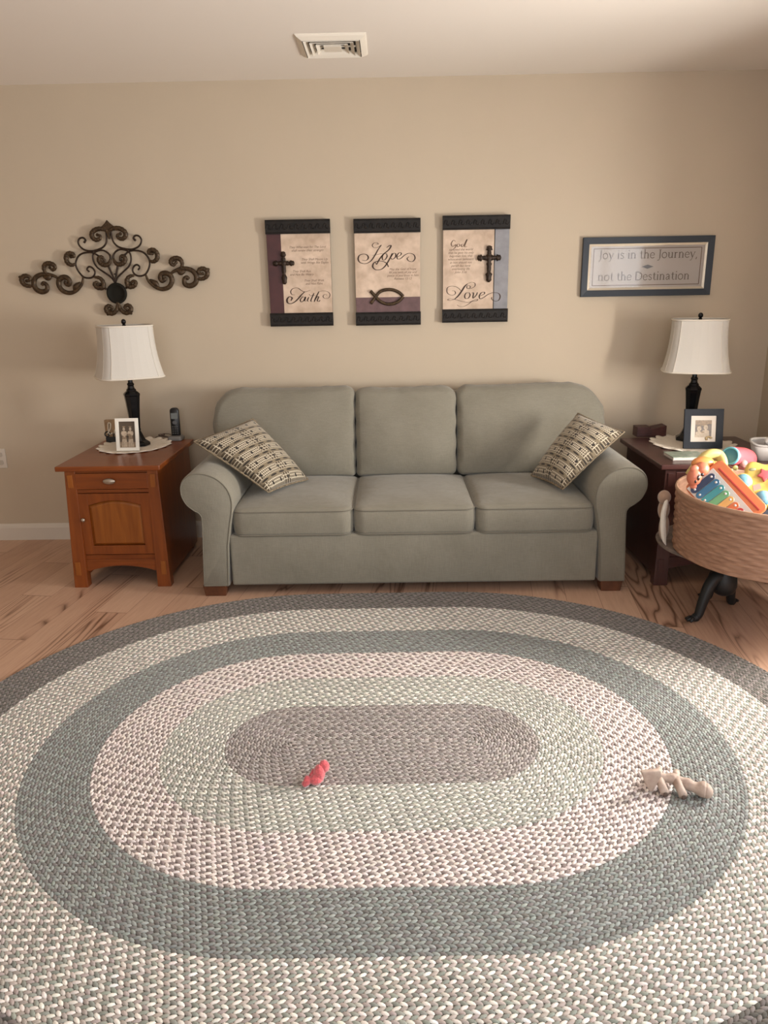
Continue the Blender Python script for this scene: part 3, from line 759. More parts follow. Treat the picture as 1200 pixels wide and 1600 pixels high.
doily(-1.383, -0.305, 0.185, 0.215, LT, 'cream scalloped doily under the lamp on the cherry end table', 1)
doily(1.575, -0.40, 0.205, 0.235, RT, 'cream scalloped doily under the lamp on the right end table', 2)

# ------------------------------------------------------------------ small flat drawing helpers (local plane x right, z up, facing -y)
def vf_ribbon(pts, w, y, th=0.0006):
    """flat stroke in the x-z plane at depth y; w number or per-point list"""
    P = [Vector((p[0], p[1], 0)) for p in pts]; n = len(P); W_ = w if isinstance(w, (list, tuple)) else [w]*n
    V = []; F = []
    for i, p in enumerate(P):
        t_ = P[min(i+1, n-1)]-P[max(i-1, 0)]
        if t_.length < 1e-9: t_ = Vector((1, 0, 0))
        t_.normalize(); nn = Vector((-t_.y, t_.x, 0))*W_[i]/2
        a, b = p+nn, p-nn
        V += [(a.x, y-th, a.y), (b.x, y-th, b.y), (b.x, y, b.y), (a.x, y, a.y)]
    for i in range(n-1):
        for k in range(4): F.append((i*4+k, i*4+(k+1) % 4, (i+1)*4+(k+1) % 4, (i+1)*4+k))
    F.append((3, 2, 1, 0)); F.append(tuple((n-1)*4+k for k in range(4)))
    return V, F
def vf_poly(pts, y0, y1): return vf_prism(pts, y0, y1)
def ell(cx, cz, rx, rz, n=20, tilt=0):
    return [(cx+rx*math.cos(2*PI*k/n)*math.cos(tilt)-rz*math.sin(2*PI*k/n)*math.sin(tilt), cz+rx*math.cos(2*PI*k/n)*math.sin(tilt)+rz*math.sin(2*PI*k/n)*math.cos(tilt)) for k in range(n)]
def text_mesh(body, size, x, z, y, shear=0.3, align='CENTER', space=1.0, sxx=1.0):
    cu = bpy.data.curves.new('t', 'FONT'); cu.body = body; cu.size = size; cu.shear = shear; cu.align_x = align; cu.align_y = 'TOP'; cu.space_line = space
    o = bpy.data.objects.new('t', cu); C.objects.link(o); bpy.context.view_layer.update()
    me = bpy.data.meshes.new_from_object(o.evaluated_get(bpy.context.evaluated_depsgraph_get()))
    bpy.data.objects.remove(o)
    me.transform(Matrix(((sxx, 0, 0, x), (0, 0, -1, y), (0, 1, 0, z), (0, 0, 0, 1))))
    me.materials.clear()
    return me

# ------------------------------------------------------------------ three plaques
def plaque(px_tl, px_tr, px_br, px_bl, pos, w, h, label, kind):
    """pos = lower-left corner on the wall (x, z)"""
    x0, z0 = pos; Y0 = -0.004
    t = thing('wall_plaque', label, 'wall plaque', (x0+w/2, 0, z0), group=None)
    dep = 0.022; yf = Y0-dep
    box('board', (x0, x0+w, yf, Y0, z0, z0+h), BANDM, t, 0.002)
    def q(px, py):   # crop pixel -> plaque metres (bilinear inverse)
        u = v = 0.5
        for _ in range(12):
            ax = px_tl[0]*(1-u)*(1-v)+px_tr[0]*u*(1-v)+px_br[0]*u*v+px_bl[0]*(1-u)*v
            ay = px_tl[1]*(1-u)*(1-v)+px_tr[1]*u*(1-v)+px_br[1]*u*v+px_bl[1]*(1-u)*v
            u += (px-ax)/(px_tr[0]-px_tl[0]); v += (py-ay)/(px_bl[1]-px_tl[1])
        return (x0+u*w, z0+h-v*h)
    def field(name, u0, u1, v0, v1, m_, e=0.0015):
        return box(name, (x0+u0*w, x0+u1*w, yf-e, yf+0.001, z0+h-v1*h, z0+h-v0*h), m_, t, 0.0005, 1)
    # embossed bands
    for nm, v0, v1 in (('top_band', 0.0, 0.13), ('bottom_band', 0.872, 1.0)):
        P = [vf_box(x0-0.003, x0+w+0.003, yf-0.009, yf+0.002, z0+h-v1*h, z0+h-v0*h)]
        za, zb_ = z0+h-v1*h, z0+h-v0*h
        for zz in (za+0.006, zb_-0.006): P.append(vf_tube([(x0, yf-0.009, zz), (x0+w, yf-0.009, zz)], 0.0032, 6))
        zm = (za+zb_)/2
        for k in range(9):
            cxx = x0+w*(k+0.5)/9
            P.append(vf_tube(catmull([(cxx-0.016, yf-0.010, zm-0.010), (cxx-0.008, yf-0.010, zm+0.012), (cxx+0.002, yf-0.010, zm+0.006), (cxx-0.002, yf-0.010, zm-0.006), (cxx+0.010, yf-0.010, zm-0.012), (cxx+0.018, yf-0.010, zm-0.002)], 4), 0.0026, 6))
        link(nm, mesh(*join(P)), BANDM, t)
    def strokes(name, S, m_=INK, wmul=1.0):
        P = []
        for wd, pts in S:
            pp = [q(*p) for p in pts]
            cc = catmull([(a, b, 0) for a, b in pp], 7); n = len(cc)
            ws = []
            for i in range(n):
                tt = i/(n-1)
                t_ = cc[min(i+1, n-1)]-cc[max(i-1, 0)]
                down = abs(t_.y)/max(t_.length, 1e-9)     # strokes swell on the down-strokes
                ws.append(wmul*wd*(0.40+0.85*down**2)*(0.55+0.45*min(1, 5*min(tt, 1-tt)+0.2)))
            P.append(vf_ribbon([(c.x, c.y) for c in cc], ws, yf-0.0016))
        return link(name, mesh(*join(P)), m_, t)
    def text(lines, size, u, v, align='CENTER', sp=1.0, sx=1.0):
        me = text_mesh(lines, size, x0+u*w, z0+h-v*h, yf-0.0018, 0.35, align, sp, sx)
        o = link('verse_text', me, INK2, t)
    def cross(u, v, hw, up, dn, ar, fancy):
        cx_, cz_ = x0+u*w, z0+h-v*h; P = []
        yy = yf-0.012
        for dx, dz, L_ in ((0, 1, up), (0, -1, dn), (1, 0, hw), (-1, 0, hw)):
            pts = []; rad = []
            for k in range(13):
                s = k/12
                pts.append((cx_+dx*L_*s, yy, cz_+dz*L_*s))
                bead = 1+0.35*math.exp(-((s-0.72)/0.10)**2)-0.30*math.exp(-((s-0.52)/0.07)**2)
                rad.append(ar*(bead if s < 0.93 else 0.55)*(1.0+(0.25*math.sin(s*30) if fancy else 0.08*math.sin(s*22))))
            P.append(vf_tube(pts, rad, 10, flat=0.7, up=(0, 1, 0)))
        P.append(vf_sphere((cx_, yy, cz_), ar*1.5, 14, 8, (1, 0.6, 1)))
        P.append(vf_box(cx_-0.006, cx_+0.006, yf-0.01, yf+0.001, cz_-dn*0.6, cz_-dn*0.5)); P.append(vf_box(cx_-0.006, cx_+0.006, yf-0.01, yf+0.001, cz_+up*0.5, cz_+up*0.6))
        link('metal_cross', mesh(*join(P)), METALW, t, smooth=True)
    if kind == 'faith':
        field('burgundy_panel', 0.0, 0.225, 0.13, 0.872, BURG); field('parchment_panel', 0.225, 1.0, 0.13, 0.872, PARCH)
        cross(0.255, 0.40, 0.058, 0.060, 0.108, 0.0115, False)
        text('They Who wait for The Lord\nshall renew their strength', 0.0165, 0.635, 0.238)
        text('They Shall Mount Up\nwith Wings like Eagles', 0.0165, 0.74, 0.352)
        text('They Shall Run\nand Not Be Weary', 0.0165, 0.53, 0.462)
        text('They Shall Walk\nand Not Faint', 0.0165, 0.72, 0.55)
        W1 = 0.0058
        strokes('script_lettering', [
            (W1*1.5, [(650, 1040), (600, 1085), (560, 1130), (510, 1175), (455, 1200), (412, 1188), (402, 1145), (435, 1108), (472, 1125), (455, 1160)]),
            (W1*0.8, [(510, 1085), (470, 1078), (453, 1040), (485, 1000), (550, 993), (600, 1025), (650, 1045), (725, 1022)]),
            (W1*0.6, [(545, 1108), (590, 1112), (630, 1098)]),
            (W1, [(655, 1115), (615, 1115), (585, 1150), (600, 1178), (635, 1155), (658, 1112), (645, 1160), (668, 1172)]),
            (W1, [(703, 1112), (682, 1160), (700, 1172)]), (W1*1.3, [(715, 1080), (709, 1086)]),
            (W1, [(775, 1060), (730, 1160), (752, 1172)]), (W1*0.7, [(715, 1100), (745, 1092), (785, 1090)]),
            (W1*1.1, [(843, 1040), (800, 1120), (775, 1178)]), (W1, [(785, 1150), (815, 1112), (838, 1112), (818, 1160), (840, 1172), (858, 1155)]),
            (W1*0.6, [(843, 1042), (900, 1032), (965, 1045), (995, 1085), (970, 1128), (920, 1132), (898, 1102), (925, 1078), (955, 1092)])], INK)
    if kind == 'hope':
        field('parchment_panel', 0.0, 1.0, 0.13, 0.73, PARCH); field('purple_panel', 0.0, 1.0, 0.73, 0.872, PURP)
        text('May the God of hope\nfill you with all joy and\npeace as you trust in him\nRomans 15:13', 0.0165, 0.73, 0.452)
        W1 = 0.0058
        strokes('script_lettering', [
            (W1*1.2, [(215, 632), (270, 635), (300, 600), (278, 562), (228, 552), (178, 572), (163, 620), (190, 662), (260, 677), (330, 645), (385, 575), (430, 500), (478, 435)]),
            (W1*0.7, [(400, 425), (435, 425), (420, 408), (380, 410), (355, 440), (378, 470), (430, 465), (478, 435)]),
            (W1*1.3, [(548, 470), (590, 442), (605, 452), (575, 500), (500, 560), (450, 620), (410, 690)]),
            (W1*0.6, [(350, 572), (410, 562), (480, 548), (540, 550)]),
            (W1*0.7, [(410, 690), (392, 660)]),
            (W1, [(545, 548), (510, 550), (488, 590), (495, 628), (525, 625), (552, 585), (545, 548)]),
            (W1*1.3, [(622, 545), (595, 600), (560, 660), (520, 715), (470, 752), (400, 757), (358, 718), (375, 668), (430, 645), (500, 650), (548, 678), (570, 722)]),
            (W1, [(600, 600), (635, 548), (668, 550), (662, 595), (625, 622), (602, 605)]),
            (W1, [(690, 592), (735, 568), (742, 540), (712, 540), (685, 580), (695, 618), (735, 612), (790, 568), (850, 545), (910, 562), (928, 610), (895, 652), (845, 645), (822, 612), (848, 588)])], INK)
        # fish symbol
        c0 = [q(*p) for p in [(325, 1035), (380, 1095), (450, 1170), (540, 1210), (640, 1205), (715, 1165), (765, 1110)]]
        c1 = [q(*p) for p in [(325, 1175), (390, 1120), (450, 1050), (530, 1022), (620, 1022), (705, 1055), (765, 1110)]]
        c1[0] = q(330, 1205)
        P = []
        for c in (c0, c1):
            P.append(vf_tube(catmull([(a, yf-0.008, b) for a, b in c], 6), 0.0085, 8, flat=0.8, up=(0, 1, 0)))
        link('metal_fish', mesh(*join(P)), BRONZE, t, smooth=True)
    if kind == 'love':
        field('parchment_panel', 0.0, 0.775, 0.13, 0.872, PARCH); field('blue_grey_panel', 0.787, 1.0, 0.13, 0.872, BLUEG)
        cross(0.70, 0.392, 0.064, 0.062, 0.125, 0.0125, True)
        text('so loved the world\nthat he gave his only\nbegotten Son, that\nwhosoever believeth\nin him should not\nperish but have\neverlasting life\nJohn 3:16', 0.0165, 0.27, 0.295, sp=1.0)
        W1 = 0.0058
        strokes('faded_word', [(W1*0.8, [(265, 400), (235, 385), (205, 430), (225, 465), (265, 440), (255, 480), (200, 520)]), (W1*0.8, [(310, 430), (285, 440), (290, 470), (320, 455), (312, 430)]),
                               (W1*0.8, [(370, 435), (345, 440), (345, 468), (372, 455), (420, 375), (385, 465), (420, 465)])], INK2)
        strokes('script_lettering', [
            (W1*0.7, [(418, 1012), (448, 1008), (455, 985), (432, 972), (410, 985), (415, 1012), (465, 1012), (515, 985), (518, 945), (475, 930), (420, 950)]),
            (W1*1.5, [(420, 950), (380, 985), (340, 1045), (290, 1110), (240, 1155)]),
            (W1*0.7, [(240, 1155), (185, 1172), (148, 1163), (178, 1150), (250, 1158), (345, 1185), (430, 1196), (505, 1168), (553, 1157), (535, 1178), (475, 1185), (430, 1218), (370, 1250), (310, 1252), (272, 1230)]),
            (W1*0.7, [(205, 1040), (240, 1045), (255, 1075), (225, 1100), (175, 1095), (140, 1060), (145, 1005), (190, 982), (250, 985), (300, 1012), (330, 1045)]),
            (W1, [(440, 1068), (400, 1072), (378, 1110), (388, 1145), (425, 1142), (452, 1100), (440, 1068)]),
            (W1, [(472, 1075), (498, 1072), (490, 1140), (535, 1100), (552, 1062)]),
            (W1, [(585, 1112), (640, 1088), (645, 1062), (605, 1068), (575, 1115), (590, 1150), (640, 1128), (700, 1088), (770, 1068), (835, 1078), (858, 1120), (835, 1170), (785, 1180), (745, 1155), (745, 1128)])], INK)
plaque((110, 118), (1000, 105), (1030, 1497), (185, 1507), (-0.652, 1.222), 0.340, 0.549, 'wall plaque reading Faith with a burgundy strip and dark cross, leftmost of three', 'faith')
plaque((110, 105), (1000, 93), (990, 1492), (135, 1502), (-0.182, 1.219), 0.350, 0.549, 'wall plaque reading Hope with a metal fish, middle of three', 'hope')
plaque((103, 72), (1000, 68), (945, 1455), (75, 1472), (0.291, 1.227), 0.352, 0.549, 'wall plaque reading Love with a blue-grey strip and ornate cross', 'love')

# ------------------------------------------------------------------ framed sign
def sign():
    x0, x1, z0, z1 = 1.040, 1.740, 1.350, 1.655; Y0 = -0.004
    t = thing('framed_sign', 'long framed sign reading Joy is in the Journey on the right wall area', 'sign', ((x0+x1)/2, 0, z0))
    fw = 0.034; fm = mat('dark_slate_frame', (0.030, 0.036, 0.047), 0.5, spec=0.3)
    def fr(a0, a1, b0, b1, c0, c1, w):   # mitred frame with depth
        out = [(a0, b0), (a1, b0), (a1, b1), (a0, b1)]; inn = [(a0+w, b0+w), (a1-w, b0+w), (a1-w, b1-w), (a0+w, b1-w)]
        V = [(x, c1, z) for x, z in out]+[(x, c1, z) for x, z in inn]+[(x, c0, z) for x, z in out]+[(x, c0+0.004, z) for x, z in inn]
        F = []
        for i in range(4):
            j = (i+1) % 4
            F += [(i, j, 8+j, 8+i), (8+i, 8+j, 12+j, 12+i), (12+i, 12+j, 4+j, 4+i), (4+i, 4+j, j, i)]
        return V, F
    link('frame', bevelled(fr(x0, x1, z0, z1, -0.026, Y0, fw), 0.002, 2), fm, t)
    link('liner', fixn(mesh(*fr(x0+fw-0.002, x1-fw+0.002, z0+fw-0.002, z1-fw+0.002, -0.018, -0.008, 0.014))), mat('champagne_liner', (0.55, 0.47, 0.36), 0.35, metal=0.3), t)
    box('mat_board', (x0+0.03, x1-0.03, -0.010, -0.006, z0+0.03, z1-0.03), mat('cream_board', (0.48, 0.42, 0.37), 0.7), t, 0.0005, 1)
    line = mat('brown_line', (0.13, 0.07, 0.04), 0.6)
    a0, a1, b0, b1 = x0+0.062, x1-0.062, z0+0.058, z1-0.058; P = []
    for p, q in (((a0, b0), (a1, b0)), ((a1, b0), (a1, b1)), ((a1, b1), (a0, b1)), ((a0, b1), (a0, b0))):
        P.append(vf_ribbon([p, q], 0.0035, -0.0102, 0.0005))
    link('border_line', mesh(*join(P)), line, t)
    TK, TN = 0.17, 0.075
    def ser(x, y, w=0.34): return (TN, [(x-w/2, y), (x+w/2, y)])
    def ring(cx, cy, rx, ry): return (0.13, [(cx+rx*math.cos(2*PI*k/18), cy+ry*math.sin(2*PI*k/18)) for k in range(19)])
    G = {
     'o': (1.05, [ring(0.5, 0.49, 0.40, 0.47)]),
     'n': (1.10, [(TK, [(0.22, 0), (0.22, 0.95)]), (0.11, [(0.22, 0.72), (0.42, 0.93), (0.62, 0.93), (0.78, 0.75)]), (TK, [(0.80, 0.78), (0.80, 0)]), ser(0.22, 0.03), ser(0.80, 0.03), ser(0.15, 0.93, 0.2)]),
     'u': (1.10, [(TK, [(0.22, 0.95), (0.22, 0.25)]), (0.11, [(0.22, 0.28), (0.35, 0.04), (0.55, 0.03), (0.80, 0.25)]), (TK, [(0.80, 0.95), (0.80, 0)]), ser(0.15, 0.93, 0.2), ser(0.73, 0.93, 0.2), ser(0.88, 0.03, 0.2)]),
     'i': (0.52, [(TK, [(0.25, 0), (0.25, 0.95)]), (0.18, [(0.25, 1.27), (0.25, 1.43)]), ser(0.25, 0.03), ser(0.18, 0.93, 0.2)]),
     't': (0.68, [(TK, [(0.3, 1.25), (0.3, 0.18)]), (0.1, [(0.3, 0.2), (0.4, 0.03), (0.62, 0.08)]), (TN, [(0.02, 0.93), (0.6, 0.93)])]),
     'h': (1.10, [(TK, [(0.22, 0), (0.22, 1.5)]), (0.11, [(0.22, 0.72), (0.42, 0.93), (0.62, 0.93), (0.78, 0.75)]), (TK, [(0.80, 0.78), (0.80, 0)]), ser(0.22, 0.03), ser(0.80, 0.03), ser(0.15, 1.48, 0.2)]),
     'e': (0.92, [(TN, [(0.12, 0.52), (0.78, 0.52)]), (0.12, [(0.78, 0.52), (0.74, 0.78), (0.46, 0.95), (0.18, 0.80), (0.10, 0.50), (0.20, 0.16), (0.48, 0.02), (0.80, 0.17)])]),
     's': (0.78, [(0.12, [(0.62, 0.80), (0.40, 0.95), (0.17, 0.82), (0.20, 0.63), (0.55, 0.42), (0.62, 0.18), (0.38, 0.02), (0.12, 0.16)])]),
     'a': (0.95, [(0.13, [(0.15, 0.78), (0.35, 0.95), (0.60, 0.85), (0.64, 0.6)]), (TK, [(0.64, 0.65), (0.64, 0.12)]), (0.1, [(0.64, 0.12), (0.80, 0.04)]), (0.12, [(0.62, 0.56), (0.30, 0.48), (0.13, 0.25), (0.28, 0.03), (0.62, 0.20)])]),
     'y': (0.98, [(TK, [(0.14, 0.93), (0.48, 0.05)]), (0.09, [(0.82, 0.93), (0.48, 0.05), (0.30, -0.38), (0.05, -0.42)]), ser(0.15, 0.93, 0.32), ser(0.83, 0.93, 0.28)]),
     'r': (0.75, [(TK, [(0.22, 0), (0.22, 0.95)]), (0.11, [(0.22, 0.68), (0.40, 0.92), (0.62, 0.86)]), ser(0.22, 0.03), ser(0.15, 0.93, 0.2)]),
     'J': (0.62, [(TK, [(0.35, 1.42), (0.35, 0.0)]), (0.11, [(0.35, 0.05), (0.22, -0.30), (-0.05, -0.38)]), ser(0.35, 1.42, 0.42)]),
     'D': (1.40, [(TK, [(0.22, 0), (0.22, 1.42)]), (0.14, [(0.2, 1.40), (0.70, 1.36), (1.15, 1.05), (1.22, 0.70), (1.12, 0.32), (0.70, 0.05), (0.2, 0.03)]), ser(0.2, 0.03, 0.3), ser(0.2, 1.40, 0.3)]),
     ',': (0.4, [(0.13, [(0.18, 0.08), (0.20, -0.08), (0.08, -0.28)])]), ' ': (0.50, [])}
    def line_text(txt, xa, xb, zb_, xh):
        tot = sum(G[c][0] for c in txt); k = (xb-xa)/tot; P = []; x = xa
        for c in txt:
            adv, st = G[c]
            for w, pts in st:
                pp = [(x+px*k, zb_+pz*xh) for px, pz in pts]
                if len(pp) > 2: pp = [(c_.x, c_.y) for c_ in catmull([(a, b, 0) for a, b in pp], 4)]
                P.append(vf_ribbon(pp, w*xh, -0.0102, 0.0005))
            x += adv*k
        return P
    ink = mat('grey_brown_ink', (0.15, 0.115, 0.09), 0.7)
    link('lettering', mesh(*join(line_text('Joy is in the Journey,', a0+0.028, a1-0.018, 1.545, 0.030))), ink, t)
    link('lettering', mesh(*join(line_text('not the Destination', a0+0.028, a1-0.050, 1.433, 0.030))), ink, t)
    cxm = (a0+a1)/2+0.005; cz = 1.502
    link('diamond_ornament', mesh(*join([vf_prism([(cxm-0.032, cz), (cxm, cz-0.011), (cxm+0.032, cz), (cxm, cz+0.011)], -0.0107, -0.0100)])), mat('grey_diamond', (0.16, 0.15, 0.15), 0.5), t)
    g = bpy.data.materials.new('picture_glass'); g.use_nodes = True; nt = g.node_tree; nt.nodes.clear()
    o = nt.nodes.new('ShaderNodeOutputMaterial'); mx = nt.nodes.new('ShaderNodeMixShader'); tr = nt.nodes.new('ShaderNodeBsdfTransparent'); gl = nt.nodes.new('ShaderNodeBsdfGlossy')
    gl.inputs['Roughness'].default_value = 0.07; fr_ = nt.nodes.new('ShaderNodeFresnel'); fr_.inputs[0].default_value = 1.5
    nt.links.new(fr_.outputs[0], mx.inputs[0]); nt.links.new(tr.outputs[0], mx.inputs[1]); nt.links.new(gl.outputs[0], mx.inputs[2]); nt.links.new(mx.outputs[0], o.inputs[0])
    MATS['glass'] = g
    link('glass_pane', mesh([(x0+0.04, -0.0135, z0+0.04), (x1-0.04, -0.0135, z0+0.04), (x1-0.04, -0.0135, z1-0.04), (x0+0.04, -0.0135, z1-0.04)], [(0, 1, 2, 3)]), g, t)
sign()

# ------------------------------------------------------------------ wrought iron wall scroll
ART = {
'S1':[(0.0168,0.2248),(0.0165,0.1952),(0.0237,0.1629),(0.0487,0.1389),(0.1007,0.1249),(0.1407,0.1307),(0.1651,0.1482),(0.1734,0.1708),(0.1632,0.1895),(0.1442,0.1934),(0.1327,0.1806),(0.1422,0.1674)],
'L1':[(0.0007,0.214),(0.0172,0.227),(0.0425,0.2342),(0.0711,0.2295),(0.0922,0.2127),(0.0913,0.1923),(0.0739,0.1792),(0.0528,0.1855),(0.0498,0.1994),(0.0652,0.2047)],
'S2':[(0.1357,0.0186),(0.1464,0.0322),(0.1343,0.0453),(0.1161,0.0381),(0.1057,0.0161),(0.1177,-0.0055),(0.1414,-0.0134),(0.1721,-0.0052),(0.196,0.0266),(0.2041,0.0589),(0.1939,0.0871),(0.1722,0.1088),(0.139,0.1179),(0.1044,0.116),(0.0778,0.1009),(0.0658,0.0851)],
'S3':[(0.0034,-0.0434),(0.0225,-0.0135),(0.0559,0.0133),(0.0892,0.0401),(0.1049,0.072),(0.1029,0.1045),(0.0853,0.12),(0.0569,0.1271),(0.0312,0.1189),(0.0127,0.0988),(0.0104,0.0757)],
'L3':[(0.011,0.0803),(0.0203,0.059),(0.0389,0.0504),(0.062,0.0574),(0.0747,0.0778),(0.0643,0.0922),(0.0515,0.088),(0.0471,0.0743)],
'S4':[(-0.0005,-0.0433),(0.0146,0.0008),(0.0295,0.047)],
'L5':[(0.2055,0.0626),(0.2245,0.0572),(0.246,0.0712),(0.2494,0.0988),(0.2321,0.1171),(0.2095,0.1133),(0.2064,0.1005),(0.2239,0.0989)],
'S6':[(0.1721,-0.0052),(0.187,-0.0434),(0.218,-0.073),(0.2561,-0.0863),(0.2922,-0.0759),(0.3114,-0.0482),(0.3088,-0.0199),(0.286,-0.004),(0.2608,-0.0077),(0.2495,-0.027),(0.2589,-0.0439),(0.2748,-0.0351),(0.2698,-0.0231)],
'F6':[(0.1907,-0.0342),(0.2204,-0.0542),(0.2353,-0.0737)],
'S7':[(0.3072,-0.0128),(0.3263,0.0028),(0.3622,0.0146),(0.3969,0.0155),(0.4299,0.0026),(0.4476,-0.0253),(0.4405,-0.058),(0.4114,-0.0748),(0.3826,-0.0661),(0.3795,-0.0415),(0.3943,-0.0289),(0.4054,-0.0401)],
'F7':[(0.3473,0.0137),(0.3651,-0.0033),(0.3907,0.005)],
'L8':[(0.3675,0.0176),(0.3788,0.0382),(0.3726,0.0616),(0.3491,0.0709),(0.3236,0.0626),(0.3177,0.0461),(0.3326,0.0353),(0.3465,0.0487)],
'L9':[(0.4489,-0.0404),(0.4794,-0.0416),(0.5046,-0.0275),(0.5091,-0.0042),(0.49,0.0115),(0.4663,0.0058),(0.4644,-0.0109),(0.4847,-0.015)],
'T9':[(0.5042,0.0053),(0.5231,0.0069)],
'L10':[(0.1123,-0.0086),(0.0817,-0.0158),(0.0671,-0.0388),(0.075,-0.0651),(0.1025,-0.0638),(0.1162,-0.0464),(0.1035,-0.0379),(0.0884,-0.0467)],
'S10':[(0.0728,-0.0627),(0.0564,-0.0739)],
'L11':[(0.0047,-0.1409),(0.0118,-0.1796),(0.0363,-0.2022),(0.0647,-0.1961),(0.0711,-0.1747),(0.0543,-0.162),(0.0378,-0.1734),(0.0486,-0.1858)],
'T11':[(0.0594,-0.1983),(0.0713,-0.2108)],
'T1':[(0.0919,0.2036),(0.1034,0.1986)],
'FIN':[(0.0097,0.2771),(0.0388,0.2421),(0.0162,0.2271),(0.0,0.2095)],
'DISC':[(0.0057,-0.098),(0.0613,-0.1002)]
}
def art():
    o = (-1.4895, 0, 1.51); th = math.radians(1.25)
    t = thing('iron_wall_scroll', 'dark iron scrollwork wall decoration with leaf curls above the left lamp', 'wall decoration', o)
    Y = -0.022
    def X(p, s): 
        x, z = (p[0]-0.003)*s, p[1]
        return (o[0]+x*math.cos(th)-z*math.sin(th), Y, o[2]+x*math.sin(th)+z*math.cos(th))
    iron = []; 
    for k in ('S1', 'S2', 'S3', 'S4', 'S10'):
        for s in (1, -1):
            pts = catmull([X(p, s) for p in ART[k]], 7); n = len(pts)
            iron.append(vf_tube(pts, [0.0048 if i < n-8 else 0.0058 for i in range(n)], 8))
    link('scroll_rods', mesh(*join(iron)), METALW, t, smooth=True)
    # heavier leaf-covered arms
    for s in (1, -1):
        for k in ('S6', 'S7'):
            pts = catmull([X(p, s) for p in ART[k]], 7); n = len(pts)
            rad = [0.006+0.0065*math.sin(PI*min(1, i/(n-1)*1.0))**1.2+0.003*(i/(n-1)) for i in range(n)]
            P = [vf_tube(pts, rad, 10, flat=0.7, up=(0, 1, 0))]
            fk = ART['F'+k[1]]
            fp = catmull([X(p, s) for p in fk], 6); m_ = len(fp)
            P.append(vf_tube(fp, [0.004+0.011*math.sin(PI*(i+0.5)/m_) for i in range(m_)], 8, flat=0.6, up=(0, 1, 0)))
            link('scroll_arm', mesh(*join(P)), BRONZE, t, smooth=True)
        for k in ('L1', 'L3', 'L5', 'L8', 'L9', 'L10', 'L11'):
            pts = catmull([X(p, s) for p in ART[k]], 7); n = len(pts)
            rad = [0.0050+0.0078*math.sin(PI*(i/(n-1))**0.8)**0.9 + 0.0008*math.sin(i*1.7) for i in range(n)]
            P = [vf_tube([(p[0], p[1]-0.004, p[2]) for p in pts], rad, 10, flat=0.75, up=(0, 1, 0))]
            P.append(vf_sphere(pts[-1], 0.0085, 12, 8, (1, 0.8, 1)))
            if k in ('L9', 'L11', 'L1'):
                tp = ART[{'L9': 'T9', 'L11': 'T11', 'L1': 'T1'}[k]]
                P.append(vf_tube([X(p, s) for p in tp], [0.010, 0.006], 8))
            link('leaf_curl', mesh(*join(P)), BRONZE, t, smooth=True)
    fin = [(0, 0.2771), (0.012, 0.262), (0.0345, 0.243), (0.030, 0.234), (0.014, 0.229), (0.010, 0.212), (0.004, 0.18)]
    poly = [X((x+0.003, z), 1) for x, z in fin]+[X((x+0.003, z), -1) for x, z in fin[::-1][:-1]]
    link('finial_leaf', bevelled(vf_prism([(p[0], p[2]) for p in poly], Y-0.008, Y+0.004), 0.003, 2), BRONZE, t)
    c = X((0.003, -0.098), 1)
    dv = []
    prof = [(0.0535, 0.010), (0.056, 0.002), (0.054, -0.006), (0.046, -0.010), (0.043, -0.006), (0.02, -0.005), (0.002, -0.005)]
    V, F = vf_lathe(prof, 36); V = [(c[0]+x, Y+z, c[2]+y) for x, y, z in V]
    link('centre_disc', fixn(mesh(V, F)), mat('black_iron_disc', (0.012, 0.011, 0.008), 0.7, spec=0.15), t, smooth=True)
    link('wall_hook', mesh(*vf_tube([(c[0], Y, c[2]+0.10), (c[0], 0, c[2]+0.10)], 0.004, 8)), METALW, t)
art()

# ------------------------------------------------------------------ ceiling vent
def vent():
    cx, cy, s = -0.232, -0.557, 0.150
    t = thing('ceiling_vent', 'white square four-way air vent on the ceiling', 'vent', (cx, cy, H))
    vm = mat('vent_enamel', (0.80, 0.74, 0.64), 0.5)
    def sq_ring(r0, r1, za, zb_, zc=None):
        a = [(-r0, -r0, za), (r0, -r0, za), (r0, r0, za), (-r0, r0, za)]; b = [(-r1, -r1, zb_), (r1, -r1, zb_), (r1, r1, zb_), (-r1, r1, zb_)]
        V = [(cx+x, cy+y, H+z) for x, y, z in a+b] + [(cx+x, cy+y, H+z-0.0025) for x, y, z in a+b]
        F = []
        for i in range(4):
            j = (i+1) % 4
            F += [(i, j, 4+j, 4+i), (8+i, 12+i, 12+j, 8+j), (i, 8+i, 8+j, j), (4+i, 4+j, 12+j, 12+i)]
        return V, F
    link('frame', fixn(mesh(*join([sq_ring(s, s-0.006, 0.0, -0.006), sq_ring(s-0.006, s-0.027, -0.006, -0.018)]))), vm, t)
    for i, r in enumerate((0.121, 0.096, 0.071)):
        link('louver', fixn(mesh(*sq_ring(r-0.002, r-0.019, -0.020, -0.004))), vm, t)
    box('centre_plate', (cx-0.038, cx+0.038, cy-0.038, cy+0.038, H-0.020, H-0.012), vm, t, 0.001)
    link('crossbar', mesh(*join([vf_box(cx-0.002, cx+0.002, cy-0.10, cy+0.10, H-0.012, H-0.006), vf_box(cx-0.10, cx+0.10, cy-0.002, cy+0.002, H-0.012, H-0.006)])), vm, t)
    box('duct_shade_panel', (cx-0.12, cx+0.12, cy-0.12, cy+0.12, H-0.003, H-0.001), DARKM, t, 0.0005, 1)  # flat black panel standing in for the shade inside the duct
vent()

